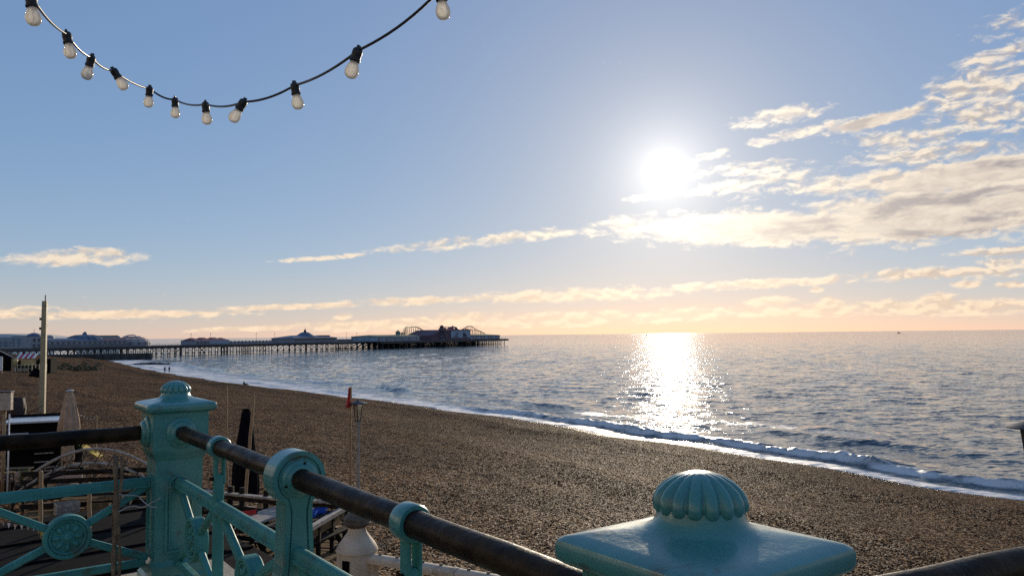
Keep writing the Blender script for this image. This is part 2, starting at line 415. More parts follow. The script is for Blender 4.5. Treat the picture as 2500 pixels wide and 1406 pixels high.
# ---------------------------------------------------------------- sea
def sea_material():
    m = bpy.data.materials.new("sea_water"); m.use_nodes = True; t = m.node_tree; E.nt = t
    b = t.nodes["Principled BSDF"]
    geo = t.nodes.new("ShaderNodeNewGeometry"); v = geo.outputs["Position"]
    mp = t.nodes.new("ShaderNodeMapping"); mp.vector_type = 'POINT'
    mp.inputs["Rotation"].default_value = (0, 0, R(-25)); mp.inputs["Scale"].default_value = (0.42, 1.0, 1.0)
    t.links.new(v, mp.inputs[0]); w = mp.outputs[0]
    def slope(vec, scale, amp, detail):
        c = noise(vec, scale, detail, 0.62, 0.3, color=True)
        n = t.nodes.new("ShaderNodeVectorMath"); n.operation = 'SUBTRACT'; t.links.new(c, n.inputs[0]); n.inputs[1].default_value = (0.5, 0.5, 0.5)
        q = t.nodes.new("ShaderNodeVectorMath"); q.operation = 'MULTIPLY'; t.links.new(n.outputs[0], q.inputs[0]); q.inputs[1].default_value = (amp * 0.8, amp, 0)
        return q.outputs[0]
    at = t.nodes.new("ShaderNodeAttribute"); at.attribute_name = "foam"; fo = E(at.outputs["Fac"])
    nrm = addc(geo.outputs["Normal"], addc(slope(w, 0.6, SEA_A1, 3), slope(w, 3.0, SEA_A2, 4)))
    # calmer and rougher patches drawn by the wind
    no = t.nodes.new("ShaderNodeVectorMath"); no.operation = 'NORMALIZE'; t.links.new(nrm, no.inputs[0])
    t.links.new(no.outputs[0], b.inputs["Normal"])
    foam = (fo * 1.15 - 0.80 + noise(v, 0.45, 7, 0.66, 0.8) * 1.25 - 0.12).smooth(0.10, 0.60)
    col = mixc(foam, (0.018, 0.050, 0.062), (0.78, 0.74, 0.68))
    t.links.new(col, b.inputs["Base Color"])
    t.links.new((foam * 0.55 + SEA_ROUGH).k, b.inputs["Roughness"])
    b.inputs["IOR"].default_value = 1.333
    return m
def build_sea():
    r = np.concatenate([[22, 26, 30, 34], 37 * np.exp(np.arange(0, math.log(130 / 37), 0.0042)), 130 * np.exp(np.arange(0, math.log(700 / 130), 0.009)), 700 * np.exp(np.arange(0, math.log(60000 / 700), 0.05))])
    az = np.radians(np.concatenate([np.linspace(-110, -37, 40), np.linspace(-36.8, 38, 720), np.linspace(38.5, 110, 40)]))
    RR, AA = np.meshgrid(r, az, indexing='ij')
    X = RR * np.sin(AA); Y = RR * np.cos(AA)
    s, q = to_sq(X, Y); w = q - shore_q(s)
    rnd = np.random.default_rng(3)
    Z = np.zeros_like(X)
    for i in range(46):
        lam = 1.6 * (11 / 1.6) ** rnd.random(); th = rnd.normal(0, 0.7); k = 2 * math.pi / lam
        dx, dy = -0.8, -0.6
        kx = k * (dx * math.cos(th) - dy * math.sin(th)); ky = k * (dx * math.sin(th) + dy * math.cos(th))
        ph = kx * X + ky * Y + rnd.random() * 6.28
        a = 0.0018 * lam * np.clip((lam * 95 / np.maximum(RR, 1) - 0.6), 0, 1)
        Z += a * (np.sin(ph) + 0.22 * np.cos(2 * ph))
    shallow = np.clip((w - 1) / 10, 0.05, 1)
    Z *= shallow
    # shore break: a small wave standing up along the near beach, running down towards the far groyne
    along = fbm(s * 0.05 + 3, 0 * s + 5, 3)
    H = 0.62 * np.clip((96 - s) / 22, 0, 1) + 0.30 * np.clip((s - 96) / 20, 0, 1) * np.clip((along - 0.42) * 5, 0, 1)
    H = H * (0.45 + 1.15 * fbm(s * 0.13 + 11, 0 * s + 2, 3))
    pos = 3.4 + 1.1 * (fbm(s * 0.22, 0 * s + 6, 3) - 0.47) + 1.6 * (fbm(s * 0.035, 0 * s + 1, 3) - 0.47) * 2 + 0.25 * (vnoise(s * 0.6, 0 * s) - .5)
    u = (w - pos)
    prof = np.where(u < 0, np.exp(-(u / 0.55) ** 2), np.exp(-(u / 2.3) ** 2))
    Z += H * prof * (0.86 + 0.75 * (fbm(s * 1.1, q * 0.9, 3) - .47))
    H2 = 0.34 * np.clip((along - 0.36) * 4, 0, 1)
    p2 = 12 + 5 * vnoise(s * 0.02, 0 * s + 8)
    u2 = w - p2; Z += H2 * np.where(u2 < 0, np.exp(-(u2 / 1.1) ** 2), np.exp(-(u2 / 3.5) ** 2))
    # run-up on the shingle
    Z += 0.10 * np.exp(-np.abs(w) / 1.5)
    broad = np.interp(s, [-60, 20, 60, 90, 120, 170, 230, 330, 900], [1.5, 1.5, 2.2, 5.0, 10, 15, 18, 20, 20])
    foam = np.clip(1.25 - w / broad, 0, 1) * (0.5 + 0.9 * fbm(s * 0.09, q * 0.35, 4))
    foam = np.maximum(foam, 1.0 * np.exp(-((u + 0.45) / 0.6) ** 2) * np.clip(H * 2.2, 0, 1) * (0.3 + 0.9 * fbm(s * 0.35, q * 0.9, 4)))
    foam = np.maximum(foam, 0.95 * np.exp(-((u - 0.15) / 0.38) ** 2) * np.clip(H * 2.2, 0, 1) * (0.25 + fbm(s * 0.5, q * 0.8, 3)))
    foam = np.maximum(foam, np.where(w < 1.7, 1.0, 0) * np.clip((1.7 - w) / 1.0, 0, 1) * (0.55 + 0.8 * fbm(s * 0.5, q * 0.9, 3)))
    foam = np.maximum(foam, 0.8 * np.exp(-((u2 + 0.5) / 1.4) ** 2) * np.clip(H2 * 4, 0, 1) * np.clip((s - 110) / 40, 0, 1))
    # combed streaks of foam beyond the break
    foam = np.maximum(foam, np.clip(1 - w / 45, 0, 1) * np.clip((fbm(s * 0.06, q * 0.22, 4) - 0.52) * 4, 0, 0.75))
    return structure(grid_mesh("sea", X, Y, Z, sea_material(), {"foam": foam}))
build_sea()

# ---------------------------------------------------------------- materials of the promenade
M_TEAL = material("teal_paint", (0.055, 0.238, 0.222), 0.40, var=0.12, vscale=5, stain=(0.060, 0.062, 0.038), sscale=10, samount=0.22, bump=0.12, bscale=60, spec=0.4, coat=0.6)
M_LATTICE = material("teal_paint_weathered", (0.058, 0.245, 0.226), 0.6, var=0.16, vscale=6, stain=(0.09, 0.10, 0.06), sscale=9, samount=0.35, bump=0.2, bscale=60, spec=0.2)
M_IRON = material("worn_handrail_iron", (0.006, 0.004, 0.0025), 0.42, base2=(0.040, 0.024, 0.011), vscale=9, stain=(0.012, 0.010, 0.009), sscale=5, samount=0.6, bump=0.35, bscale=45, spec=0.1)
M_STONE = material("coping_sandstone", (0.46, 0.36, 0.25), 0.75, var=0.14, vscale=6, stain=(0.20, 0.16, 0.12), sscale=4, samount=0.3, bump=0.4, bscale=70)
M_PAVE = material("promenade_asphalt", (0.10, 0.09, 0.085), 0.85, var=0.15, vscale=10, bump=0.4, bscale=90)
M_WALL = material("retaining_wall_render", (0.34, 0.28, 0.21), 0.8, var=0.15, vscale=2.0, stain=(0.14, 0.11, 0.09), sscale=1.2, samount=0.5, bump=0.3, bscale=20)
M_STAKE = material("weathered_stake_wood", (0.24, 0.165, 0.10), 0.85, base2=(0.10, 0.07, 0.045), vscale=14, bump=0.6, bscale=50)
M_WIRE = material("grey_wire", (0.38, 0.38, 0.36), 0.45, metal=0.6)

RO = Vector((-1.85, 4.27, 8.2)); RZ = math.atan2(-0.8077, 0.5896); NX = 3.663
rail = thing("promenade_railing", "teal cast iron promenade railing with dark pipe handrail and fluted post finials", "railing", RO, RZ)

def sq_ring(h, z, sq, n=160):
    """closed ring, sq=1 square of half size h, 0 circle of radius h"""
    pts = []
    for k in range(n):
        a = 2 * math.pi * (k + 0.5) / n; c, s_ = math.cos(a), math.sin(a)
        m = max(abs(c), abs(s_)); pw = 2 + 46 * sq ** 3
        rr = h / ((abs(c) ** pw + abs(s_) ** pw) ** (1 / pw))
        pts.append((rr * c, rr * s_, z))
    return pts
def loft(rings, mb=None):
    mb = mb or MB(); n = len(rings[0]); vs = [p for r_ in rings for p in r_]; fs = []
    for i in range(len(rings) - 1):
        for k in range(n): j = (k + 1) % n; fs.append((i * n + k, i * n + j, i * n + n + j, i * n + n + k))
    fs += [tuple(reversed(range(n))), tuple(range((len(rings) - 1) * n, len(rings) * n))]
    return mb.add(vs, fs)
def square_stack(levels, n=None):
    mb = MB(); vs, fs = [], []
    for (h, z) in levels: vs += [(-h, -h, z), (h, -h, z), (h, h, z), (-h, h, z)]
    for i in range(len(levels) - 1):
        for k in range(4): j = (k + 1) % 4; fs.append((i * 4 + k, i * 4 + j, i * 4 + 4 + j, i * 4 + 4 + k))
    fs += [(3, 2, 1, 0), tuple(range(len(vs) - 4, len(vs)))]
    return mb.add(vs, fs)

post_mb = square_stack([(0.165, 0.0), (0.165, 0.045), (0.150, 0.06), (0.145, 0.11), (0.128, 0.135), (0.128, 0.655), (0.134, 0.665), (0.150, 0.700), (0.153, 0.712), (0.153, 0.885)])
cap_prof = [(0.150, 0.884, 1), (0.150, 0.904, 1), (0.172, 0.911, 1), (0.181, 0.917, 1), (0.185, 0.926, 1), (0.185, 0.943, 1), (0.182, 0.951, 1), (0.172, 0.957, 1), (0.150, 0.962, .95), (0.128, 0.967, .8), (0.108, 0.972, .5), (0.095, 0.977, .2), (0.084, 0.984, .03), (0.077, 0.996, 0), (0.073, 1.012, 0)]
cap_mb = loft([sq_ring(h, z, q) for h, z, q in cap_prof])
def flute(a, z): return 0.83 + 0.17 * abs(math.sin(8 * a)) ** 0.6
def finial():
    mb = MB()
    prof = [(0.060, 1.001), (0.072, 1.001), (0.081, 1.005), (0.0860, 1.011), (0.0870, 1.018), (0.0845, 1.029), (0.076, 1.042), (0.062, 1.053), (0.044, 1.062), (0.022, 1.068), (0.004, 1.0695)]
    return mb.lathe(prof, 144, fn=lambda a, z: 1 - (1 - flute(a, z)) * min(1.0, max(0.0, (1.0695 - z) / 0.014)))
def arch_outline(hw, z0, z1, ex=0.0):
    """panel outline: straight sides, small shoulders, arched head"""
    hw += ex; z0 -= ex
    pts = [(-hw, z0), (hw, z0), (hw, z1)]
    r_ = hw * 0.74 + ex * 0.2; pts.append((r_, z1))
    for k in range(0, 13):
        a = math.pi * k / 12; pts.append((r_ * math.cos(a), z1 + 0.012 + (r_ * 0.85 + ex) * math.sin(a)))
    pts += [(-r_, z1), (-hw, z1)]
    return pts
def ring_prism(mb, outer, inner, a, b, axis, M=None):
    n = len(outer)
    def pt(p, h): return {'X': (h, p[0], p[1]), 'Y': (p[0], h, p[1])}[axis]
    vs = [pt(p, b) for p in outer] + [pt(p, b) for p in inner] + [pt(p, a) for p in outer] + [pt(p, a) for p in inner]
    fs = []
    for i in range(n):
        j = (i + 1) % n
        fs += [(i, j, n + j, n + i), (i, 2 * n + i, 2 * n + j, j), (n + i, n + j, 3 * n + j, 3 * n + i)]
    return mb.add(vs, fs, M)
def moulding():
    mb = MB()
    for k in range(4):
        M = Matrix.Rotation(k * math.pi / 2, 4, 'Z')
        ring_prism(mb, arch_outline(0.078, 0.175, 0.520), arch_outline(0.066, 0.187, 0.512), -0.1275, -0.138, 'Y', M)
        ring_prism(mb, arch_outline(0.056, 0.197, 0.505), arch_outline(0.049, 0.204, 0.500), -0.1275, -0.135, 'Y', M)
    return mb
def axis_x(M0=Matrix()): return Matrix.Rotation(math.pi / 2, 4, 'Y')
collar_mb = MB()
def collar(mb, M): return mb.lathe([(0.043, 0.0), (0.082, 0.0), (0.082, 0.008), (0.074, 0.016), (0.066, 0.018), (0.062, 0.030), (0.050, 0.040), (0.043, 0.041)], 36, M)
_shared = {}
for i, px in enumerate((0.0, NX)):
    if i == 0:
        po = post_mb.build("post", M_TEAL, rail); cp = cap_mb.build("cap", M_TEAL, po, smooth=True, auto=38); cp.scale = (1.045, 1.045, 1.0)
        fi = finial().build("finial", M_TEAL, po, smooth=True); mo = moulding().build("panel_moulding", M_TEAL, po)
        for side in range(4):
            M = Matrix.Translation((0, 0, 0.80)) @ Matrix.Rotation(side * math.pi / 2, 4, 'Z') @ Matrix.Translation((0.1525, 0, 0)) @ axis_x()
            if side in (0, 3): collar(MB(), M).build("collar", M_TEAL, po, smooth=True, auto=35)
        first = po
        po.scale = (0.91, 0.91, 1.0)
        po["label"] = "teal square corner post with arched panel and fluted finial"
    else:
        po2 = copy_tree(first, rail); po2.location = (NX, 0, 0); po2["label"] = "large teal post cap with fluted finial close to the camera"
        for c in po2.children:
            if c.name.startswith("collar"): c.rotation_euler = (0, 0, math.pi)
# handrails
def wobble_tube(a, b, r_, n=24, seg=40, seed=1):
    rnd = random.Random(seed); a, b = Vector(a), Vector(b)
    mb = MB(); mb.tube([a.lerp(b, k / seg) + Vector((0, 0, 0.0012 * math.sin(k * 1.1 + seed))) for k in range(seg + 1)], r_, n); return mb
HR = 0.80
def RS(d, z): return (NX + 0.182 * d, 0.983 * d, z)
wobble_tube((0.14, 0, HR), (NX - 0.14, 0, HR), 0.0370).build("handrail", M_IRON, rail, smooth=True)["label"] = "dark worn pipe handrail between the two teal posts"
wobble_tube((0, -0.14, HR), (0, -2.6, HR), 0.0385, seed=2).build("handrail", M_IRON, rail, smooth=True)
wobble_tube(RS(0.12, HR), RS(2.6, HR), 0.0370, seed=3).build("handrail", M_IRON, rail, smooth=True)
# lattice: lower rail, bottom rail, rosettes and crossed bars
def dbar(mb, a, b, w, h, M=None):
    """half round topped bar from a to b along its length"""
    a, b = Vector(a), Vector(b); d = (b - a); L = d.length; d.normalize(); yv = Vector((0, 0, 1)).cross(d).normalized(); zv = d.cross(yv)
    T = Matrix(((d.x, yv.x, zv.x, a.x), (d.y, yv.y, zv.y, a.y), (d.z, yv.z, zv.z, a.z), (0, 0, 0, 1)))
    if M is not None: T = M @ T
    prof = [(-w * .62, -h), (w * .62, -h), (w * .62, -h * .45), (w * .5, -h * .4)] + [(w * .5 * math.cos(math.pi * k / 10), h * .1 + w * .5 * math.sin(math.pi * k / 10)) for k in range(11)] + [(-w * .5, -h * .4), (-w * .62, -h * .45)]
    return mb.prism(prof, 0, L, 'X', T)
def rosette_mb():
    Mr = Matrix.Rotation(math.pi / 2, 4, 'X')     # lathe axis to y
    mb = MB(); h = 0.034
    half = [(0.0, h - 0.012), (0.030, h - 0.012), (0.034, h - 0.016), (0.072, h - 0.016), (0.076, h - 0.006), (0.082, h - 0.004), (0.086, h - 0.010), (0.090, h - 0.002), (0.102, h), (0.108, h - 0.006)]
    prof = [(max(r_, 0.0015), z) for r_, z in half] + [(r_, -z) for r_, z in reversed(half)]
    prof[-1] = (0.0015, prof[-1][1])
    mb.lathe(prof, 48, Mr, close=True)
    return mb
def relief_mb():
    mb = MB()
    for sd in (1, -1):
        for k in range(8):
            a = 2 * math.pi * k / 8; M = Matrix.Rotation(a, 4, 'Y')
            mb.ellip((0.050, sd * 0.021, 0), (0.021, 0.009, 0.012), 8, 6, M)
        mb.ellip((0, sd * 0.022, 0), (0.022, 0.012, 0.022), 12, 6)
    return mb
ROS = rosette_mb().build("rosette", M_LATTICE, rail, smooth=True, auto=30); REL = relief_mb().build("relief", M_LATTICE, ROS, smooth=True)
ros_first = [True]
def rosette(x, y, rz):
    o = ROS if ros_first[0] else copy_tree(ROS, rail); ros_first[0] = False
    o.location = (x, y, 0.31); o.rotation_euler = (0, 0, rz)
def brace(a, b, w=0.036, d=0.031):
    MB().bar(a, b, d, w, bev=0.006).build("brace", M_LATTICE, rail)
def bay(P0, P1, z_lo, z_hi, zr):
    """crossed bars and a rosette between two uprights; P0, P1 in plan"""
    P0, P1 = Vector((*P0, 0)), Vector((*P1, 0)); c = (P0 + P1) / 2; d = (P1 - P0).normalized()
    rosette(c.x, c.y, math.atan2(d.y, d.x))
    zc = 0.31
    for P in (P0, P1):
        for zz in (z_hi - 0.02, z_lo + 0.02):
            e = Vector((P.x, P.y, zz)); cc = Vector((c.x, c.y, zc)); u = (e - cc).normalized()
            brace(cc + u * 0.095, e)
XH = [0.845, 1.80, 2.66]
bays = [((0.128, 0), (XH[0] - 0.03, 0)), ((XH[0] + 0.03, 0), (XH[1] - 0.05, 0)), ((XH[1] + 0.05, 0), (XH[2] - 0.03, 0)), ((XH[2] + 0.03, 0), (NX - 0.128, 0))]
for a, b in bays: bay(a, b, 0.12, 0.54, 0.31)
bay((0, -0.128), (0, -0.88), 0.12, 0.54, 0.31); bay((0, -0.94), (0, -1.70), 0.12, 0.54, 0.31); bay((0, -1.8), (0, -2.5), 0.12, 0.54, 0.31)
bay(RS(0.13, 0)[:2], RS(1.36, 0)[:2], 0.12, 0.54, 0.31)
for a, b in (((0.125, 0, 0.54), (NX - 0.125, 0, 0.54)), ((0, -0.125, 0.54), (0, -2.6, 0.54)), (RS(0.125, 0.54), RS(2.6, 0.54))):
    dbar(MB(), a, b, 0.045, 0.027).build("lower_rail", M_LATTICE, rail, smooth=True, auto=40)
for a, b in (((0.14, 0, 0.12), (NX - 0.14, 0, 0.12)), ((0, -0.14, 0.12), (0, -2.6, 0.12)), (RS(0.14, 0.12), RS(2.6, 0.12))):
    MB().bar(a, b, 0.036, 0.040, bev=0.006).build("bottom_rail", M_LATTICE, rail)
# slim uprights that carry the handrail in a hoop
def upright(x, y, rz):
    o = thing_part("upright", rail, (x, y, 0), rz)
    mb = MB(); mb.box((0, 0, 0.34), (0.042, 0.044, 0.68), bev=0.007); mb.box((0, -0.0135, 0.71), (0.044, 0.014, 0.10), bev=0.004); mb.box((0, 0.021, 0.70), (0.044, 0.011, 0.13), bev=0.003)
    mb.box((0, 0, 0.005), (0.09, 0.09, 0.03), bev=0.008)
    b = mb.build("stem", M_LATTICE, o)
    MB().lathe([(0.0375, -0.032), (0.048, -0.032), (0.051, -0.025), (0.0515, 0.025), (0.048, 0.032), (0.0375, 0.032), (0.0375, -0.032)], 40, Matrix.Translation((0, 0, HR)) @ axis_x(), close=False).build("hoop", M_TEAL, o, smooth=True, auto=40)
    MB().tube([(0, -0.020, 0.66), (0, -0.040, 0.66)], 0.009, 8).build("bolt", M_IRON, o)
def thing_part(name, parent, loc, rz):
    o = bpy.data.objects.new(name, None); COL.objects.link(o); o.parent = parent; o.location = loc; o.rotation_euler = (0, 0, rz); o.empty_display_size = 0.1; return o
upright(XH[0], 0, 0); upright(XH[2], 0, 0); upright(0, -0.91, -math.pi / 2); upright(*RS(1.40, 0)[:2], math.pi / 2 - 0.183)
# broad keyhole baluster
def keyhole(ex):
    pts = []
    side = [(0.105, 0.0), (0.105, 0.16), (0.098, 0.20), (0.094, 0.26), (0.094, 0.36), (0.092, 0.40), (0.084, 0.435), (0.071, 0.465), (0.066, 0.50), (0.062, 0.58), (0.0575, 0.655), (0.058, 0.69)]
    right = [(x * 0.84 - ex, max(z, ex)) for x, z in side]
    r_ = 0.097 - ex
    arc = []
    for k in range(31):
        a = -math.radians(60) + math.radians(300) * k / 30; arc.append((r_ * math.cos(a), HR + r_ * math.sin(a)))
    left = [(-x, z) for x, z in reversed(right)]
    return right + arc + left
def baluster(x, y, rz):
    o = thing_part("baluster", rail, (x, y, 0), rz)
    MB().prism(keyhole(0.0), -0.044, 0.044, 'X').build("body", M_TEAL, o)
    for sd in (-1, 1):
        mb = MB(); ring_prism(mb, keyhole(0.001), keyhole(0.017), sd * 0.0438, sd * 0.052, 'X')
        mb.prism(keyhole(0.0235), sd * 0.0438, sd * 0.050, 'X')
        mb.build("raised_border", M_TEAL, o)
        MB().lathe([(0.0375, 0.0), (0.066, 0.0), (0.065, 0.006), (0.060, 0.010), (0.053, 0.012), (0.050, 0.020), (0.042, 0.024), (0.0375, 0.024)], 40, Matrix.Translation((sd * 0.0495, 0, HR)) @ (axis_x() if sd > 0 else Matrix.Rotation(-math.pi / 2, 4, 'Y')), close=False).build("disc_boss", M_TEAL, o, smooth=True, auto=35)
        for a in (75, 200, 320):
            c = (sd * 0.058, 0.0565 * math.cos(R(a)), HR + 0.0565 * math.sin(R(a)))
            MB().tube([c, (c[0] + sd * 0.005, c[1], c[2])], 0.005, 8).build("screw", M_IRON, o)
    o["label"] = "broad keyhole shaped teal baluster with round disc head on the handrail"
baluster(XH[1], 0, 0)

# retaining wall with sandstone coping
wall = thing("retaining_wall", "rendered retaining wall topped with pale sandstone coping under the teal railing", "wall", RO, RZ)
wmb = MB()
wmb.box((NX / 2 + 0.0, 0.02, -1.85), (NX + 0.42, 0.40, 3.33)); wmb.box((0.0, -3.1, -1.85), (0.40, 5.80, 3.33)); wmb.box((NX + 0.02, 3.1, -1.85), (0.38, 5.76, 3.33))
wmb.build("wall_face", M_WALL, wall)
rnd = random.Random(4)
def coping(x0, x1, y0, y1):
    MB().box(((x0 + x1) / 2, (y0 + y1) / 2, -0.092 + rnd.uniform(-0.002, 0.0)), (x1 - x0 - 0.006, y1 - y0 - 0.006, 0.18), bev=0.012).build("coping_stone", M_STONE, wall)
xs = [-0.30, 0.31, 1.05, 1.80, 2.52, 3.28, 4.02]
for a, b in zip(xs, xs[1:]): coping(a, b, -0.30, 0.34)
for k in range(6): coping(-0.30, 0.31, -0.30 - 0.75 * (k + 1), -0.30 - 0.75 * k)
for k in range(5): coping(NX - 0.32, NX + 0.34, 0.34 + 0.75 * k, 0.34 + 0.75 * (k + 1))
pv = MB()
def flat(poly, z): 
    n = len(poly); pv.add([(*p, z) for p in poly] + [(*p, z - 0.3) for p in poly], [tuple(range(n)), tuple(range(2 * n - 1, n - 1, -1))] + [(i, i + n, (i + 1) % n + n, (i + 1) % n) for i in range(n)])
flat([(0.31, -0.30), (0.31, -40), (40, -40), (40, 40), (NX + 0.34, 40), (NX + 0.34, -0.30)], -0.15)
po_ = pv.build("pavement", M_PAVE); po_.location = RO; po_.rotation_euler = (0, 0, RZ); structure(po_)

# weathered stake tied to the railing
sx, sy = -2.04, 4.02
st = thing("wooden_stake", "weathered wooden stake tied with wire to the railing beside the corner post", "stake", (sx, sy, 7.6))
rnd = random.Random(12)
for dx, dy, r_ in ((0, 0, 0.012), (0.018, 0.006, 0.008), (-0.011, 0.010, 0.007)):
    pts = [(dx + 0.006 * math.sin(k * 0.9 + dx * 200), dy + 0.004 * math.cos(k), k * 0.065) for k in range(21)]
    MB().tube(pts, [r_ * (1 + 0.2 * math.sin(k * 1.7 + dx * 90)) for k in range(21)], 8).build("stick", M_STAKE, st, smooth=True)
for k, (z0, ln, zz) in enumerate(((1.02, 0.22, 0.06), (0.62, 0.17, -0.05), (0.44, 0.16, 0.0), (0.22, 0.20, 0.09), (1.12, 0.20, -0.07))):
    MB().tube([(0.02 + ln * t / 6, -0.01 + 0.02 * math.sin(t), z0 + zz * t / 6 + 0.012 * math.sin(t * 1.3 + k)) for t in range(7)], 0.003, 6).build("wire", M_WIRE, st)

# ---------------------------------------------------------------- string lights
M_BLACK = material("black_rubber", (0.012, 0.012, 0.012), 0.5)
M_CABLE = material("cable_sheath", (0.030, 0.026, 0.022), 0.35)
M_FIL = material("filament", (0.75, 0.45, 0.22), 0.4)
def bulb_glass():
    m = bpy.data.materials.new("bulb_glass"); m.use_nodes = True; t = m.node_tree; E.nt = t; t.nodes.clear()
    o = t.nodes.new("ShaderNodeOutputMaterial"); tr = t.nodes.new("ShaderNodeBsdfTransparent"); tr.inputs[0].default_value = (0.96, 0.95, 0.92, 1)
    tl = t.nodes.new("ShaderNodeBsdfTranslucent"); tl.inputs[0].default_value = (1.0, 0.95, 0.85, 1)
    df = t.nodes.new("ShaderNodeBsdfDiffuse"); df.inputs[0].default_value = (0.98, 0.95, 0.88, 1)
    gl = t.nodes.new("ShaderNodeBsdfGlossy"); gl.inputs["Roughness"].default_value = 0.08
    lw = t.nodes.new("ShaderNodeLayerWeight"); lw.inputs[0].default_value = 0.35
    ad = t.nodes.new("ShaderNodeMixShader"); ad.inputs[0].default_value = 0.25; t.links.new(tl.outputs[0], ad.inputs[1]); t.links.new(df.outputs[0], ad.inputs[2])
    m1 = t.nodes.new("ShaderNodeMixShader"); t.links.new((E(lw.outputs["Facing"]) * 0.22 + 0.72).k, m1.inputs[0]); t.links.new(tr.outputs[0], m1.inputs[1]); t.links.new(ad.outputs[0], m1.inputs[2])
    m2 = t.nodes.new("ShaderNodeMixShader"); t.links.new((E(lw.outputs["Fresnel"]) * 0.7 + 0.02).k, m2.inputs[0]); t.links.new(m1.outputs[0], m2.inputs[1]); t.links.new(gl.outputs[0], m2.inputs[2])
    t.links.new(m2.outputs[0], o.inputs[0]); return m
M_BULB = bulb_glass()
def string_lights():
    P = [(-1.33, 2.1, 10.455), (-1.52, 2.6, 10.545), (-1.57, 2.85, 10.555), (-1.59, 3.05, 10.575), (-1.61, 3.4, 10.615), (-1.54, 3.5, 10.595), (-1.26, 3.15, 10.465), (-0.98, 2.8, 10.365), (-0.75, 2.65, 10.375), (-0.45, 2.25, 10.345), (-0.19, 2.1, 10.46)]
    tilts = [(8, 0), (12, 0), (-14, 0), (30, 10), (-4, 0), (2, 0), (6, 0), (-30, 0), (10, 0), (-16, 0), (6, 0)]
    root = thing("string_lights", "string of unlit clear bulbs in black sockets hanging across the sky", "string lights", P[0])
    o0 = Vector(P[0])
    V = [Vector((-1.05, 1.35, 10.46))] + [Vector(p) for p in P] + [Vector((0.30, 1.55, 10.72))]
    V = [v - o0 for v in V]
    pts = []
    for i in range(1, len(V) - 2):
        for k in range(10):
            t = k / 10; a, b, c, d = V[i - 1], V[i], V[i + 1], V[i + 2]
            q = 0.5 * ((2 * b) + (c - a) * t + (2 * a - 5 * b + 4 * c - d) * t * t + (3 * b - a - 3 * c + d) * t ** 3)
            q = b.lerp(c, t) * 0.6 + q * 0.4; q.z -= 0.012 * 4 * t * (1 - t); pts.append(q)
    pts = [V[0]] + [V[0].lerp(pts[0], .5)] + pts + [V[-2], V[-1]]
    MB().tube(pts, 0.0042, 10).build("cable", M_CABLE, root, smooth=True)
    sk = MB(); sk.lathe([(0.006, 0.012), (0.010, 0.010), (0.0165, 0.004), (0.0180, -0.004), (0.0180, -0.016), (0.0170, -0.018), (0.0170, -0.030), (0.0190, -0.032), (0.0190, -0.038), (0.015, -0.040)], 20)
    sk.box((0, 0, 0.012), (0.007, 0.014, 0.014))
    sk_o = sk.build("lamp_socket", M_BLACK, root, smooth=True, auto=40)
    bl = MB(); bl.lathe([(0.0130, -0.038), (0.0145, -0.043), (0.0185, -0.053), (0.0225, -0.064), (0.0242, -0.074), (0.0232, -0.084), (0.0190, -0.093), (0.0115, -0.0985), (0.001, -0.1005)], 28, close=False)
    bl_o = bl.build("bulb", M_BULB, sk_o, smooth=True)
    MB().lathe([(0.0128, -0.036), (0.0132, -0.045)], 16).build("screw_base", material("brass_base", (0.55, 0.38, 0.2), 0.35, metal=1.0), sk_o, smooth=True)
    MB().tube([(0, 0, -0.045), (0.004, 0, -0.055), (-0.004, 0, -0.064), (0.003, 0, -0.073), (-0.002, 0, -0.080)], 0.0012, 6).build("filament", M_FIL, sk_o)
    for i, (p, (ta, tb)) in enumerate(zip(P, tilts)):
        o = sk_o if i == 0 else copy_tree(sk_o, root)
        o.location = Vector(p) - o0; o.rotation_euler = (R(tb), R(-ta), R(i * 37))
        o.rotation_euler = (Matrix.Rotation(R(-ta), 4, 'Y') @ Matrix.Rotation(R(tb), 4, 'X') @ Matrix.Rotation(R(i * 37), 4, 'Z')).to_euler()
        o.scale = (0.86,) * 3
string_lights()

# ---------------------------------------------------------------- beach terrace below the promenade
M_DARKWOOD = material("tarred_timber", (0.016, 0.012, 0.009), 0.8, base2=(0.035, 0.026, 0.018), vscale=7, bump=0.4, bscale=40, spec=0.15)
M_TIMBER = material("sunlit_weathered_timber", (0.44, 0.38, 0.31), 0.75, base2=(0.26, 0.21, 0.16), vscale=9, bump=0.4, bscale=50)  # lightened so that fence and table tops look sunlit
M_TANWOOD = material("tan_deck_timber", (0.24, 0.15, 0.065), 0.85, base2=(0.11, 0.068, 0.032), vscale=7, bump=0.4, bscale=50, spec=0.15)
M_POLE = material("bare_pole_wood", (0.44, 0.27, 0.13), 0.7, base2=(0.30, 0.18, 0.09), vscale=12, bump=0.3, bscale=40)
M_DARKFILL = material("dark_fill_black", (0.008, 0.007, 0.007), 0.95, var=0.3, vscale=3, bump=0.3, bscale=60, spec=0.05)  # near-black of the invented hut roof, keeps that area dark
M_BEIGE = material("beige_parasol_canvas", (0.54, 0.36, 0.23), 0.85, base2=(0.40, 0.26, 0.16), vscale=5, bump=0.3, bscale=30)
M_NAVY = material("black_parasol_canvas", (0.006, 0.006, 0.008), 0.85, var=0.3, vscale=5, spec=0.05)
M_RED = material("red_flag_cloth", (0.55, 0.03, 0.025), 0.7, var=0.15)
M_CREAM = material("cream_painted_mast", (0.40, 0.34, 0.20), 0.5, base2=(0.32, 0.27, 0.16), vscale=2, stain=(0.2, 0.17, 0.11), sscale=1.5, samount=0.2)
M_CONC = material("cream_painted_concrete", (0.60, 0.50, 0.37), 0.7, base2=(0.50, 0.40, 0.28), vscale=6, stain=(0.20, 0.15, 0.09), sscale=4, samount=0.35, bump=0.3, bscale=40)
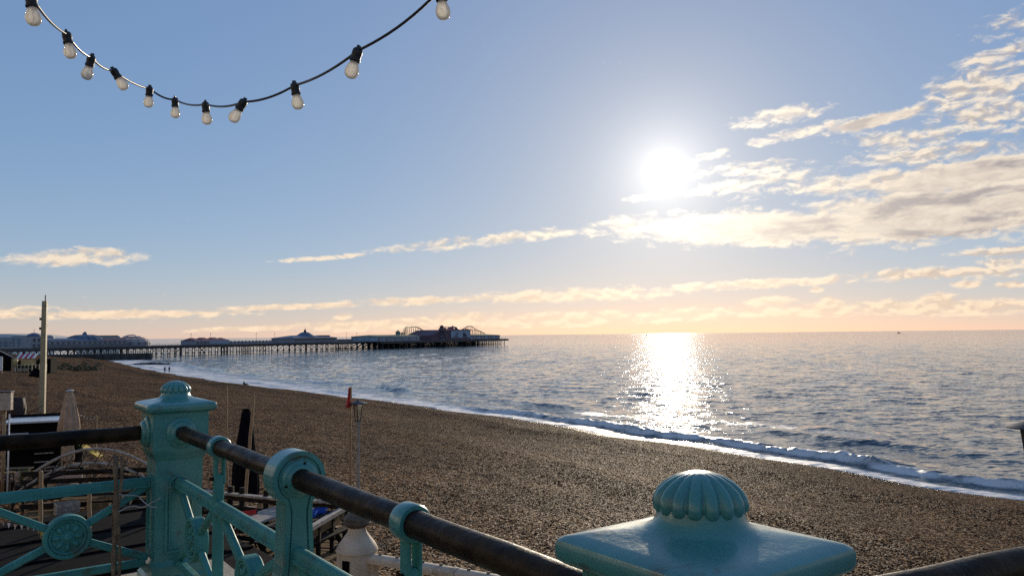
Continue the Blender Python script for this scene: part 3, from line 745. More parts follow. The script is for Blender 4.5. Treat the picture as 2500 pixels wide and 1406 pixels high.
M_CAPDARK = material("dark_weathered_cap", (0.075, 0.060, 0.045), 0.8, base2=(0.16, 0.13, 0.09), vscale=9, bump=0.5, bscale=40)
M_WHITE = material("white_paint", (0.75, 0.73, 0.69), 0.5, var=0.06)
M_ROOFW = material("pale_roof_sheet", (0.55, 0.57, 0.58), 0.35, var=0.08, vscale=2)
M_BLACKPAINT = material("black_paint", (0.007, 0.006, 0.006), 0.8, var=0.2, spec=0.03)
M_GREEN = material("palm_leaf", (0.045, 0.075, 0.022), 0.6, var=0.3, vscale=3)
M_YGREEN = material("yellow_green_leaf", (0.20, 0.19, 0.035), 0.6, base2=(0.09, 0.12, 0.03), vscale=4)
M_YELLOW = material("yellow_painted_board", (0.60, 0.42, 0.04), 0.6, var=0.12)
M_PINK = material("pale_pink_board", (0.52, 0.36, 0.28), 0.7, var=0.1)
M_BLUE = material("blue_plastic", (0.015, 0.085, 0.42), 0.3)
M_BCLOTH = material("blue_cloth", (0.10, 0.12, 0.34), 0.85, var=0.2)
M_LGLASS = material("lantern_glass", (0.75, 0.70, 0.55), 0.12, trans=0.85)
M_ROPE = material("festoon_cable", (0.05, 0.035, 0.025), 0.7)
M_PLANTER = material("purple_heather", (0.12, 0.08, 0.14), 0.8, var=0.3, vscale=6)
M_MAROON = material("dark_barrel_wood", (0.028, 0.014, 0.012), 0.55, var=0.3, vscale=4)
TZ = 4.7

def pole(name, label, base, top, r0, r1, mat, cat="pole", group=None):
    b = Vector(base); t = Vector(top) - b
    mb = MB(); n = 9; mb.tube([t * (k / n) + Vector((0.006 * math.sin(k * 1.9), 0.006 * math.cos(k * 1.3), 0)) * (1 if 0 < k < n else 0) for k in range(n + 1)], [r0 + (r1 - r0) * k / n for k in range(n + 1)], 10)
    mb.tube([t, t + Vector((0, 0, r1 * .6))], [r1 * .9, r1 * .5], 10)
    return tag(mb.build(name, mat, smooth=True, auto=50, loc=b), label, cat, group)

def parasol(name, label, base, zs, radii, mat, finial_r=0.06, folds=14, depth=0.14):
    root = thing(name, label, "parasol", base)
    bz = base[2]
    mb = MB(); n = 84
    prof = list(zip(radii, [z - bz for z in zs]))
    mb.lathe(prof, n, fn=lambda a, z: 1 - depth * (0.5 + 0.5 * math.cos(folds * a + 0.8 * math.sin(3 * a))) + 0.05 * math.sin(3 * a + z * 2.5))
    mb.build("canopy", mat, root, smooth=True)
    MB().tube([(0, 0, 0), (0, 0, zs[-1] - bz + 0.05)], 0.025, 10).build("pole", M_TIMBER, root, smooth=True)
    MB().lathe([(finial_r * .7, 0), (finial_r, 0.012), (finial_r, 0.03), (finial_r * .4, 0.055)], 16, Matrix.Translation((0, 0, zs[-1] - bz - 0.005))).build("top_cap", M_ROOFW if mat is not M_NAVY else M_NAVY, root, smooth=True)
    MB().lathe([(0.30, 0), (0.30, 0.06), (0.10, 0.10), (0.045, 0.16)], 24).build("base", M_CAPDARK, root, smooth=True, auto=40)
    return root
parasol("closed_parasol", "closed beige canvas parasol standing beside the black kiosk", (-14.75, 25.9, TZ), [5.50, 5.56, 5.75, 6.00, 6.20, 6.42, 6.61, 6.9, 7.3, 7.6, 7.75, 7.79], [0.17, 0.20, 0.20, 0.17, 0.22, 0.33, 0.345, 0.30, 0.22, 0.15, 0.105, 0.05], M_BEIGE, 0.115, 11, 0.2)
parasol("closed_parasol", "tall closed black parasol beside a leaning wooden pole", (-7.5, 21.9, TZ), [5.02, 5.06, 5.2, 5.5, 5.9, 6.4, 6.9, 7.25, 7.42, 7.47], [0.28, 0.32, 0.36, 0.37, 0.34, 0.27, 0.20, 0.155, 0.13, 0.06], M_NAVY, 0.13, 10, 0.12)
pole("wooden_pole", "slightly leaning bare wooden pole in front of the black parasol", (-7.28, 21.15, TZ), (-7.06, 21.2, 7.92), 0.05, 0.036, M_POLE)
pole("wooden_pole", "thin upright wooden pole rising left of the black parasol", (-9.48, 25.9, TZ), (-9.53, 25.9, 7.86), 0.042, 0.03, M_POLE)
pole("wooden_pole", "slim pole carrying the far end of the small festoon", (-17.1, 32.0, TZ), (-17.11, 32.0, 6.37), 0.05, 0.04, M_POLE)
pole("wooden_pole", "brown wooden pole standing close below the left railing bay", (-10.06, 16.7, 5.0), (-10.08, 16.7, 6.70), 0.045, 0.04, M_POLE)
pole("wooden_pole", "brown wooden pole behind the right half of the teal rosette", (-9.15, 16.95, 5.0), (-9.18, 16.95, 6.40), 0.045, 0.04, M_POLE)
pole("wooden_pole", "short crooked timber post left of the black parasol", (-9.6, 23.4, TZ), (-9.3, 23.4, 6.3), 0.09, 0.07, M_DARKWOOD)

# flag pole with a limp red flag
fp = thing("flag_pole", "wooden flag pole with a limp red flag beside the beach lantern", "flag pole", (-4.38, 20.95, TZ))
MB().tube([(0, 0, 0), (0.01, 0, 1.2), (-0.005, 0, 2.4), (0.02, 0, 3.45)], [0.040, 0.037, 0.034, 0.030], 10).build("pole", M_POLE, fp, smooth=True)
fl = MB(); rows_ = []
for j in range(9):
    z = 3.43 - j * 0.062; w_ = 0.03 + 0.085 * (j / 8) ** 1.4
    rows_.append([(-w_ * i / 6 + 0.05 * (1 - i / 6) * 0.6, 0.035 * math.sin(i * 2.1 + j * 0.3) * (0.3 + j / 10), z - 0.05 * i / 6 * (j / 8)) for i in range(7)])
vs = [p for r_ in rows_ for p in r_]; fs = [(j * 7 + i, j * 7 + i + 1, j * 7 + i + 8, j * 7 + i + 7) for j in range(8) for i in range(6)]
fl.add(vs, fs); fo_ = fl.build("flag", M_RED, fp, smooth=True); sm = fo_.modifiers.new("thick", 'SOLIDIFY'); sm.thickness = 0.02

# beach lanterns
M_LAMPMETAL = material("lantern_grey_metal", (0.05, 0.05, 0.055), 0.5, metal=0.3, var=0.15)
def lantern(label, base, ztop, k=1.0, zg0=0.0, zg1=0.0, post_r=0.055, bw=0.022):
    root = thing("beach_lantern", label, "lantern", base, group="lanterns on tapered posts")
    H = ztop - base[2]; g1 = H - 0.12 * k; g0 = H - 0.56 * k
    MB().lathe([(0.05 * k, 0), (post_r * k * .8, H - 1.0 * k), (0.065 * k, g0 - 0.10 * k), (0.085 * k, g0 - 0.005)], 12).build("post", M_TIMBER, root, smooth=True, auto=40)
    rf = MB().lathe([(0.25 * k, g1 + 0.02 * k), (0.255 * k, g1 + 0.03 * k), (0.10 * k, g1 + 0.085 * k), (0.03 * k, g1 + 0.095 * k)], 24).build("roof", M_LAMPMETAL, root, smooth=True, auto=30)
    MB().ellip((0, 0, g1 + 0.11 * k), (0.03 * k, 0.03 * k, 0.03 * k)).build("knob", M_LAMPMETAL, rf, smooth=True)
    MB().lathe([(0.062 * k, g0), (0.118 * k, g1 + 0.018 * k)], 4, close=False).build("glass", M_LGLASS, root)
    for q in range(4):
        a = math.pi / 2 * q; c, s_ = math.cos(a), math.sin(a)
        MB().bar((0.068 * k * c, 0.068 * k * s_, g0), (0.125 * k * c, 0.125 * k * s_, g1 + 0.02 * k), bw, bw).build("corner_bar", M_LAMPMETAL, root)
    MB().tube([(0, 0, g0), (0, 0, g0 + 0.14 * k)], 0.03 * k, 10).build("burner", M_LAMPMETAL, root)
    MB().lathe([(0.085 * k, g0 - 0.012), (0.085 * k, g0 + 0.012)], 16).build("tray", M_LAMPMETAL, root)
    return root
lantern("grey beach lantern on a tapered post beside the red flag", (-4.17, 20.95, TZ), 7.80)
lantern("dark beach lantern cut off by the right edge of the picture", (5.285, 7.92, 4.6), 8.60, 1.0, bw=0.036)

# cream concrete pier and balustrade
cp_ = thing("balustrade", "cream concrete balustrade with bottle shaped end pier and bolted rounded rail", "balustrade", (-2.24, 11.2, 4.6))
z0 = 4.6
pr = MB(); pr.lathe([(0.31, 0.0), (0.31, 0.10), (0.285, 0.14), (0.285, 1.87), (0.297, 1.875), (0.295, 1.90), (0.255, 1.97), (0.19, 2.06), (0.145, 2.12), (0.128, 2.16), (0.122, 2.23)], 28, fn=None)
pier_o = pr.build("end_pier", M_CONC, cp_, smooth=True, auto=32)
MB().lathe([(0.125, 2.20), (0.15, 2.215), (0.195, 2.255), (0.205, 2.275), (0.19, 2.285), (0.192, 2.33), (0.18, 2.345), (0.12, 2.40), (0.05, 2.435)], 28).build("pier_cap", M_CAPDARK, pier_o, smooth=True, auto=32)
MB().box((-0.10, -0.262, 1.68), (0.10, 0.06, 0.24)).build("niche_shade", M_BLACKPAINT, pier_o)  # raised black block, its colour stands for the shade inside a niche
d_ = (Vector((0.05, 9.86, 0)) - Vector((-2.24, 11.2, 0))); L_ = d_.length; dn = d_.normalized(); ang_ = math.atan2(dn.y, dn.x)
Mb = Matrix.Rotation(ang_, 4, 'Z')
def rail_prof(w, h): return [(-w, -h), (w, -h), (w, 0)] + [(w * math.cos(math.pi * k / 10), w * .62 * math.sin(math.pi * k / 10)) for k in range(1, 10)] + [(-w, 0)]
seg = 0.74; x = 0.26; rz_ = 1.80
rnd = random.Random(8)
for k in range(6):
    mb = MB(); mb.prism(rail_prof(0.105, 0.045), x + 0.003, x + seg - 0.003, 'X', Mb @ Matrix.Translation((0, 0, rz_)))
    mb.prism(rail_prof(0.113, 0.05), x + seg - 0.085, x + seg - 0.012, 'X', Mb @ Matrix.Translation((0, 0, rz_)))
    seg_o = mb.build("rail_segment", M_CONC, cp_, smooth=True, auto=30)
    for bx in (0.16, 0.46):
        MB().tube([(x + bx, 0.0, rz_ + 0.055), (x + bx, 0.0, rz_ + 0.088)], 0.024, 10, Mb).build("bolt", M_CAPDARK, seg_o)
    for (px_, wd) in ((x + 0.05, 0.09), (x + seg - 0.05, 0.09)):
        MB().box((px_, 0, 1.03), (wd, 0.11, 1.44), Mb, bev=0.01).build("baluster", M_CONC, cp_)
    MB().box((x + seg / 2, 0, 1.22), (seg - 0.19, 0.08, 0.09), Mb).build("mid_rail", M_CONC, cp_)
    MB().box((x + seg / 2, 0, 0.25), (seg, 0.13, 0.16), Mb).build("plinth", M_CONC, cp_)
    x += seg

# timber fence enclosure with flat plank rails
fe = thing("timber_fence", "dark timber fence with flat top planks coloured as sunlit enclosing the tables", "fence", (-5.5, 19.3, TZ))
fo0 = Vector((-5.5, 19.3, TZ))
def frail(a, b, z, w=0.20, t=0.05, mat=None, name="top_plank"):
    MB().bar(Vector((*a, z)) - fo0, Vector((*b, z)) - fo0, w, t, bev=0.006).build(name, mat or M_TIMBER, fe)  # top planks take the lightened timber, sunlight put into their colour
line = [(-9.2, 20.6), (-7.1, 19.6), (-5.6, 18.9), (-3.95, 18.4)]
for a, b in zip(line, line[1:]):
    frail(a, b, 5.62, 0.16, 0.05); frail(a, b, 5.28, 0.05, 0.14, M_DARKWOOD, "lower_rail"); frail(a, b, 5.52, 0.05, 0.10, M_DARKWOOD, "lower_rail")
for (x_, y_) in ((-9.2, 20.6), (-8.1, 20.1), (-7.1, 19.62), (-6.75, 19.45), (-6.05, 19.12), (-5.2, 18.8), (-4.5, 18.58), (-3.97, 18.42)):
    MB().box(Vector((x_, y_ + 0.06, 5.24)) - fo0, (0.13, 0.13, 1.10), bev=0.01).build("post", M_DARKWOOD, fe)
frail((-3.95, 18.3), (-4.3, 16.2), 5.52, 0.13, 0.10); frail((-3.97, 18.3), (-4.3, 16.2), 5.36, 0.05, 0.16, M_TANWOOD, "lower_rail")
for t in (0.35, 0.7, 1.0): MB().box(Vector((-3.95 - 0.35 * t, 18.3 - 2.1 * t, 5.09)) - fo0, (0.09, 0.09, 0.76)).build("post", M_DARKWOOD, fe)

# tables
def picnic_table(label, loc, rz, top_mat):
    root = thing("picnic_table", label, "table", loc, rz, group="timber picnic tables on the terrace")
    for k in range(4): MB().box((0, -0.30 + 0.2 * k, 0.74), (1.7, 0.185, 0.045), bev=0.006).build("table_plank", top_mat, root)
    for sd in (-1, 1):
        for k in range(2): MB().box((0, sd * (0.62 + 0.14 * k), 0.44), (1.7, 0.125, 0.04), bev=0.006).build("seat_plank", top_mat, root)
        for ex in (-0.6, 0.6): MB().bar((ex, sd * 0.72, 0.0), (ex, sd * 0.22, 0.72), 0.07, 0.09).build("leg", M_DARKWOOD, root)
    for ex in (-0.6, 0.6): MB().bar((ex, -0.75, 0.40), (ex, 0.75, 0.40), 0.05, 0.09).build("cross_beam", M_DARKWOOD, root)
    return root
picnic_table("picnic table with top coloured as sunlit seen between the hoop upright and the keyhole baluster", (-5.75, 17.9, TZ), R(66), M_TIMBER)
picnic_table("picnic table holding two blue plastic trays", (-4.75, 17.6, TZ), R(70), M_DARKWOOD)
picnic_table("picnic table behind the corner post of the railing", (-7.9, 19.0, TZ), R(20), M_DARKWOOD)
for k, (x_, y_) in enumerate(((-4.62, 17.75), (-4.48, 18.10))):
    mb = MB(); mb.box((0, 0, 0.008), (0.30, 0.24, 0.016), bev=0.006)
    for (bx, by, sx_, sy_) in ((0, 0.115, 0.30, 0.012), (0, -0.115, 0.30, 0.012), (0.145, 0, 0.012, 0.215), (-0.145, 0, 0.012, 0.215)): mb.box((bx, by, 0.05), (sx_, sy_, 0.085))
    tag(mb.build("plastic_tray", M_BLUE, loc=(x_, y_, TZ + 0.765)), ("blue plastic tray on the table nearer the keyhole baluster", "blue plastic tray on the table farther from the camera")[k], "tray", "blue trays on the table")
rc = thing("folding_chair", "small chair with a red cloth back beside the timber fence", "chair", (-6.2, 18.1, TZ), R(35))
for sx_ in (-0.2, 0.2):
    MB().bar((sx_, 0.2, 0), (sx_, -0.22, 0.85), 0.03).build("leg", M_DARKWOOD, rc); MB().bar((sx_, -0.2, 0), (sx_, 0.2, 0.45), 0.03).build("leg", M_DARKWOOD, rc)
MB().box((0, 0.02, 0.43), (0.40, 0.38, 0.03)).build("seat", M_DARKWOOD, rc); MB().box((0, -0.2, 0.74), (0.40, 0.03, 0.26), bev=0.01).build("backrest", M_RED, rc)

# decks and a made-up black hut that fills the dark area
def deck(label, corner, adir, nb, ln, wd, gap, z, mat, seed):
    root = thing("timber_deck", label, "deck", (*corner, z)); rn = random.Random(seed)
    a = Vector((*adir, 0)).normalized(); b = Vector((a.y, -a.x, 0))
    for k in range(nb):
        c = b * (k * (wd + gap)) + Vector((0, 0, rn.uniform(-0.02, 0.025)))
        MB().bar(c + a * rn.uniform(-.08, .08), c + a * (ln + rn.uniform(-.1, .1)), wd, 0.06, bev=0.008).build("plank", mat, root)
    return root
deck("worn brown timber steps behind the left railing bay", (-13.7, 22.6), (2.6, 0.87), 15, 4.2, 0.17, 0.05, TZ + 0.10, M_TANWOOD, 3)
deck("tan timber deck in front of the cream balustrade pier", (-6.2, 19.6), (2.6, -0.7), 13, 2.9, 0.18, 0.02, TZ - 0.02, M_TANWOOD, 5)
bs = thing("timber_bench", "backless timber bench at the edge of the worn steps", "bench", (-11.4, 21.6, TZ), R(14))
for k in range(2): MB().box((0, -0.1 + 0.2 * k, 0.46), (1.9, 0.17, 0.05), bev=0.006).build("seat_plank", M_TANWOOD, bs)
for ex in (-0.75, 0.75): MB().box((ex, 0, 0.22), (0.08, 0.34, 0.43)).build("leg", M_DARKWOOD, bs)
hr = thing("dark_fill_hut", "low flat black hut added to fill the dark area under the left railing bay", "hut", (-8.8, 14.6, TZ), R(-50))
MB().box((0, 0, 0.30), (8.0, 6.4, 0.62)).build("wall", M_BLACKPAINT, hr); MB().box((0, 0, 0.66), (8.4, 6.8, 0.09), bev=0.02).build("roof", M_DARKFILL, hr)
for k in range(5): MB().box((-3.4 + 1.7 * k, 0, 0.725), (0.10, 6.7, 0.04)).build("roof_batten", M_DARKFILL, hr)

# bunting and blue cloth over the hut
bt = thing("bunting", "string of small white pink and yellow pennants above the black hut roof", "bunting", (-8.9, 13.4, 6.5))
pa, pb = Vector((-0.3, 0.15, 0.05)), Vector((1.0, -0.1, -0.10))
lnp = [pa.lerp(pb, k / 12) + Vector((0, 0, -0.10 * 4 * (k / 12) * (1 - k / 12))) for k in range(13)]
MB().tube(lnp, 0.004, 6).build("line", M_ROPE, bt)
cols = [M_WHITE, M_YELLOW, M_WHITE, M_PINK, M_WHITE, M_PINK, M_WHITE, M_PINK, M_WHITE, M_PINK]
for k in range(10):
    p = pa.lerp(pb, (k + 0.6) / 10.6) + Vector((0, 0, -0.10 * 4 * ((k + .6) / 10.6) * (1 - (k + .6) / 10.6))); u = (pb - pa).normalized()
    mb = MB(); n_ = Vector((-u.y, u.x, 0)) * 0.004; a = p - u * 0.032; b = p + u * 0.032; c = p + Vector((0.006 * math.sin(k * 3), 0.02 * math.cos(k * 2), -0.085))
    mb.add([a - n_, b - n_, c - n_, a + n_, b + n_, c + n_], [(0, 1, 2), (5, 4, 3), (0, 3, 4, 1), (1, 4, 5, 2), (2, 5, 3, 0)]); mb.build("pennant", cols[k], bt)
bc = MB(); pts = [(0.02 * math.sin(k * 1.3), 0.02 * math.cos(k), 0.55 - k * 0.06) for k in range(10)]
bc.tube(pts, [0.03, 0.05, 0.06, 0.055, 0.065, 0.06, 0.05, 0.06, 0.07, 0.02], 10)
tag(bc.build("cloth_strip", M_BCLOTH, smooth=True, loc=(-8.77, 15.75, 5.42)), "twisted strip of blue cloth hanging below the teal rosette", "cloth")
yp = thing("yellow_pennant", "single yellow pennant at the foot of a brown pole", "pennant", (-9.75, 16.2, 5.41))
MB().tube([(0, 0, 0), (0.005, 0, 0.32)], 0.008, 8).build("stick", M_POLE, yp)
MB().add([(0, -.006, 0.08), (0.13, -.006, 0.03), (0, -.006, 0.25), (0, .006, 0.08), (0.13, .006, 0.03), (0, .006, 0.25)], [(0, 1, 2), (5, 4, 3), (0, 3, 4, 1), (1, 4, 5, 2), (2, 5, 3, 0)]).build("cloth", M_YELLOW, yp)

# arched trellis of bent ribs
ar = thing("arched_trellis", "arched trellis of bent dark ribs over plants behind the left railing bay", "trellis", (-11.9, 22.0, TZ + 0.06), R(10))
for k in range(3):
    y_ = 0.15 - 0.32 * k
    pts = [(-1.75 + 3.6 * t / 20, y_, 0.25 + 0.2 * (k == 0) + (1.30 - 0.16 * k) * math.sin(math.pi * (0.08 + 0.84 * t / 20)) ** 0.8 * 0.92) for t in range(21)]
    MB().tube(pts, 0.042, 8).build("rib", M_TIMBER if k < 2 else M_DARKWOOD, ar, smooth=True)
for t in range(1, 20, 2):
    x_ = -1.75 + 3.6 * t / 20; zz = 0.40 + 1.15 * math.sin(math.pi * (0.08 + 0.84 * t / 20)) ** 0.8
    MB().bar((x_, 0.15, zz), (x_, -0.49, zz - 0.3), 0.03, 0.02).build("slat", M_DARKWOOD, ar)
for x_ in (-1.75, 1.85):
    for y_ in (0.15, -0.49): MB().box((x_, y_, 0.25), (0.07, 0.07, 0.52)).build("post", M_DARKWOOD, ar)
for k in range(5): MB().box((0.0, -0.16, 0.18 + 0.22 * k), (3.4, 0.04, 0.13)).build("board", M_DARKWOOD, ar)  # dark boards fill in for the shaded interior between the ribs

def blade_plant(name, label, loc, n, length, mat, seed, spread=1.0, w=0.03, pot=None):
    root = thing(name, label, "plant", loc); rn = random.Random(seed); mb = MB()
    for k in range(n):
        a = rn.random() * 6.28; l = length * rn.uniform(0.6, 1.1); out_ = spread * rn.uniform(0.25, 1.0)
        prev = None; q = []
        for t in range(6):
            u = t / 5; r_ = l * out_ * u; z = l * (u - 0.55 * out_ * u * u) ; ww = w * (1 - u * 0.92)
            cx_, cy_ = r_ * math.cos(a), r_ * math.sin(a); q.append(((cx_ - ww * math.sin(a), cy_ + ww * math.cos(a), z), (cx_, cy_, z - ww * .5), (cx_ + ww * math.sin(a), cy_ - ww * math.cos(a), z)))
        vs = [p for tr in q for p in tr]; fs = []
        for t in range(5):
            for j in range(2): fs.append((t * 3 + j, t * 3 + j + 1, t * 3 + j + 4, t * 3 + j + 3))
        mb.add(vs, fs)
    lf = mb.build("leaves", mat, root, fix=False)
    MB().lathe([(0.18, -0.38), (0.24, -0.06), (0.26, -0.05), (0.26, 0.0), (0.2, 0.01)], 18).build("pot", pot or M_DARKWOOD, root, smooth=True, auto=35)
    return root
blade_plant("spiky_plant", "spiky yellow green plant behind the teal lower rail", (-15.0, 24.0, TZ + 0.38), 60, 0.62, M_YGREEN, 4, 0.8, 0.035)
blade_plant("spiky_plant", "small purple heather clump left of the spiky yellow plant", (-15.9, 24.6, TZ + 0.40), 90, 0.38, M_PLANTER, 5, 0.9, 0.016)
blade_plant("potted_palm", "dark potted palm just right of the beige parasol", (-17.3, 31.0, TZ + 0.38), 70, 0.75, M_GREEN, 6, 1.0, 0.03)
blade_plant("shrub", "yellowish leafy shrub under the arched trellis", (-11.0, 22.6, TZ + 0.45), 110, 0.6, M_YGREEN, 8, 1.0, 0.03)
yb = thing("yellow_ramp", "yellow painted timber ramp boards behind the potted palm", "ramp", (-17.3, 31.9, TZ), R(0))
for k in range(4): MB().bar((-0.35 + 0.02 * k, 0.2 - 0.14 * k, 0.52), (0.42 + 0.03 * k, 0.2 - 0.14 * k, 0.03), 0.12, 0.035).build("board", M_YELLOW, yb)
MB().bar((-0.33, -0.25, 0.0), (-0.33, -0.25, 0.5), 0.06).build("leg", M_DARKWOOD, yb); MB().bar((-0.33, 0.2, 0.0), (-0.33, 0.2, 0.5), 0.06).build("leg", M_DARKWOOD, yb)
for k, (x_, y_, wd, lb) in enumerate(((-16.15, 25.1, 1.0, "pale pink board counter beside the white edged pole"), (-14.55, 25.3, 1.15, "pale pink board counter below the beige parasol"))):
    o = thing("board_counter", lb, "counter", (x_, y_, TZ), R(8))
    MB().box((0, 0, 0.44), (wd, 0.06, 0.34), bev=0.01).build("front_board", M_PINK, o); MB().box((0, 0.18, 0.66), (wd + 0.1, 0.42, 0.05), bev=0.01).build("top", M_DARKWOOD, o)
    for sx_ in (-wd / 2 + 0.05, wd / 2 - 0.05): MB().box((sx_, 0.17, 0.32), (0.07, 0.28, 0.63)).build("leg", M_DARKWOOD, o)

# black kiosk with pale roof
ki = thing("kiosk", "low black kiosk with a pale sheet roof behind the beige parasol", "kiosk", (-18.1, 29.7, TZ), R(24))
MB().box((0, 0, 0.85), (1.75, 1.6, 1.70)).build("wall", M_BLACKPAINT, ki)
MB().bar((-1.0, 0.02, 1.775), (1.0, 0.02, 1.775), 2.0, 0.07, bev=0.01).build("roof", M_ROOFW, ki); MB().bar((-1.0, 1.04, 1.83), (1.0, 1.04, 1.83), 0.06, 0.16).build("roof_fascia", M_BLACKPAINT, ki)
MB().box((-0.5, -0.83, 1.28), (0.62, 0.05, 0.22)).build("sign_board", M_ROOFW, ki)
for k in range(5): MB().ellip((-0.74 + 0.12 * k, -0.858, 1.28), (0.028, 0.006, 0.035), 8, 5).build("sign_mark", M_BLACKPAINT, ki)
for k in range(2): MB().box((0.35, -0.95 - 0.1 * k, 0.62 - 0.3 * k), (0.6, 0.10, 0.03)).build("shelf", M_TIMBER, ki)
MB().box((0, -0.98, 1.02), (1.7, 0.32, 0.05)).build("counter", M_DARKWOOD, ki)
# small festoon on the kiosk
fs_ = thing("small_festoon", "small festoon of tiny bulbs from the kiosk roof to a slim pole", "string lights", (-19.3, 31.5, 6.5))
fp_ = [Vector((0, 0, 0.05)), Vector((0.9, -0.2, 0.12)), Vector((1.6, -0.2, 0.28)), Vector((1.95, -0.1, 0.0)), Vector((2.18, 0.5, -0.14))]
cur = []
for a, b in zip(fp_, fp_[1:]): cur += [a.lerp(b, k / 8) + Vector((0, 0, -0.10 * 4 * (k / 8) * (1 - k / 8))) for k in range(8)]
MB().tube(cur, 0.012, 6).build("cable", M_ROPE, fs_)
for k in range(1, len(cur), 2): MB().ellip(cur[k] + Vector((0, 0, -0.045)), (0.024, 0.024, 0.034), 8, 6).build("bulb", M_WHITE, fs_, smooth=True)
# clear sign lamp on its pole at the left edge
sb = thing("box_lamp", "milky plastic box lamp on a wooden pole at the left edge", "lamp", (-15.2, 23.3, TZ), R(12))
MB().tube([(0.0, 0, 0), (0.0, 0, 2.75)], 0.045, 10).build("pole", M_POLE, sb, smooth=True); MB().tube([(0.13, 0, 0), (0.13, 0, 2.6)], 0.022, 8).build("conduit", M_WHITE, sb, smooth=True)
MB().box((0.02, -0.02, 2.98), (0.36, 0.22, 0.54), bev=0.02).build("box", material("milky_plastic", (0.46, 0.38, 0.29), 0.3, var=0.2, vscale=9), sb)
MB().box((0.02, -0.02, 3.27), (0.40, 0.26, 0.03)).build("lid", M_LAMPMETAL, sb)
for k in range(3): MB().ellip((0.02 + 0.06 * (k - 1), -0.02, 2.85 + 0.12 * k), (0.03, 0.03, 0.04), 8, 6).build("bulb", M_WHITE, sb, smooth=True)
# dark barrel with sticks
ba = thing("wooden_barrel", "dark wooden barrel on the shingle left of the cream mast", "barrel", (-27.9, 43.7, 4.55))
MB().lathe([(0.26, 0.0), (0.38, 0.30), (0.50, 0.75), (0.53, 1.05), (0.50, 1.35), (0.44, 1.72), (0.40, 1.72), (0.38, 1.60)], 20).build("staves", M_MAROON, ba, smooth=True, auto=50)
for z in (0.35, 1.45): MB().lathe([(0.415 if z < 1 else 0.487, z - .03), (0.43 if z < 1 else 0.478, z + .03)], 20).build("hoop", M_IRON, ba, smooth=True)
dw = thing("driftwood_branches", "dry driftwood branches stuck in the shingle right of the barrel", "branches", (-26.9, 43.9, 4.5))
for a, b in (((-0.3, 0, 0.2), (-0.65, 0, 2.2)), ((0.35, 0, 0.95), (-0.6, 0.1, 2.0)), ((0.4, 0, 0.90), (-0.3, -.1, 1.05)), ((0.45, 0, 1.35), (-0.35, 0, 0.9)), ((-0.1, 0, 0.0), (0.3, 0, 1.0))):
    MB().tube([a, [(a[i] + b[i]) / 2 + 0.03 for i in range(3)], b], [0.025, 0.022, 0.012], 6).build("branch", M_STAKE, dw)
# cream mast
ma = thing("mast", "tall square cream painted mast rising above the horizon by the pier", "mast", (-26.95, 44.6, 4.4), R(15))
MB().add([(-.15, -.15, 0), (.15, -.15, 0), (.15, .15, 0), (-.15, .15, 0), (-.12, -.12, 7.33), (.12, -.12, 7.33), (.12, .12, 7.33), (-.12, .12, 7.33)], [(3, 2, 1, 0), (4, 5, 6, 7), (0, 1, 5, 4), (1, 2, 6, 5), (2, 3, 7, 6), (3, 0, 4, 7)]).build("shaft", M_CREAM, ma)
MB().tube([(0.02, 0, 7.3), (0.02, 0, 7.68)], 0.028, 8).build("tip", M_LAMPMETAL, ma)
for z in (6.30, 5.75): MB().box((-0.165, -0.08, z), (0.12, 0.12, 0.14), bev=0.01).build("junction_box", M_LAMPMETAL, ma)
MB().box((0.05, -0.13, 7.05), (0.05, 0.03, 0.05)).build("eye", M_LAMPMETAL, ma)

# crates, stools and kegs about the bar
def crate(label, loc, rz, mat):
    o = thing("timber_crate", label, "crate", loc, rz, "timber crates about the bar")
    for sy_ in (-0.19, 0.19):
        for k in range(3): MB().box((0, sy_, 0.06 + 0.11 * k), (0.55, 0.02, 0.085)).build("slat", mat, o)
    for sx_ in (-0.26, 0.26):
        for k in range(3): MB().box((sx_, 0, 0.06 + 0.11 * k), (0.02, 0.36, 0.085)).build("slat", mat, o)
    MB().box((0, 0, 0.012), (0.52, 0.36, 0.02)).build("base", mat, o)
for k, (x_, y_, z_, r_, m_, lb) in enumerate(((-10.9, 20.6, TZ + 0.16, 15, M_TANWOOD, "tan slatted crate at the near edge of the worn steps"), (-11.9, 20.9, TZ + 0.16, 40, M_TIMBER, "grey slatted crate farther left on the worn steps"), (-12.9, 23.6, TZ, 10, M_TANWOOD, "tan slatted crate under the arched trellis"), (-8.6, 19.9, TZ, 30, M_TIMBER, "grey slatted crate behind the corner post"))):
    crate(lb, (x_, y_, z_), R(r_), m_)
def keg(label, loc):
    o = thing("metal_keg", label, "keg", loc, 0, "kegs by the bar hut")
    MB().lathe([(0.17, 0), (0.19, 0.02), (0.19, 0.10), (0.20, 0.12), (0.19, 0.14), (0.19, 0.36), (0.20, 0.38), (0.19, 0.40), (0.19, 0.50), (0.15, 0.53), (0.05, 0.53)], 18).build("barrel", M_ROOFW, o, smooth=True, auto=35); MB().tube([(0, 0, 0.52), (0, 0, 0.58)], 0.04, 8).build("valve", M_IRON, o)
keg("steel keg beside the grey topped picnic table", (-7.1, 18.2, TZ)); keg("steel keg next to the tan timber deck", (-6.6, 17.6, TZ))
def stool(label, loc):
    o = thing("bar_stool", label, "stool", loc, 0, "stools by the trellis")
    MB().lathe([(0.17, 0.70), (0.18, 0.72), (0.17, 0.745)], 16).build("seat", M_TANWOOD, o)
    for q in range(4):
        a = math.pi / 2 * q + .4; MB().bar((0.2 * math.cos(a), 0.2 * math.sin(a), 0), (0.12 * math.cos(a), 0.12 * math.sin(a), 0.7), 0.03).build("leg", M_DARKWOOD, o)
stool("wooden stool between the trellis and the teal corner post", (-10.0, 22.2, TZ)); stool("wooden stool in front of the left pink counter", (-15.6, 24.2, TZ))

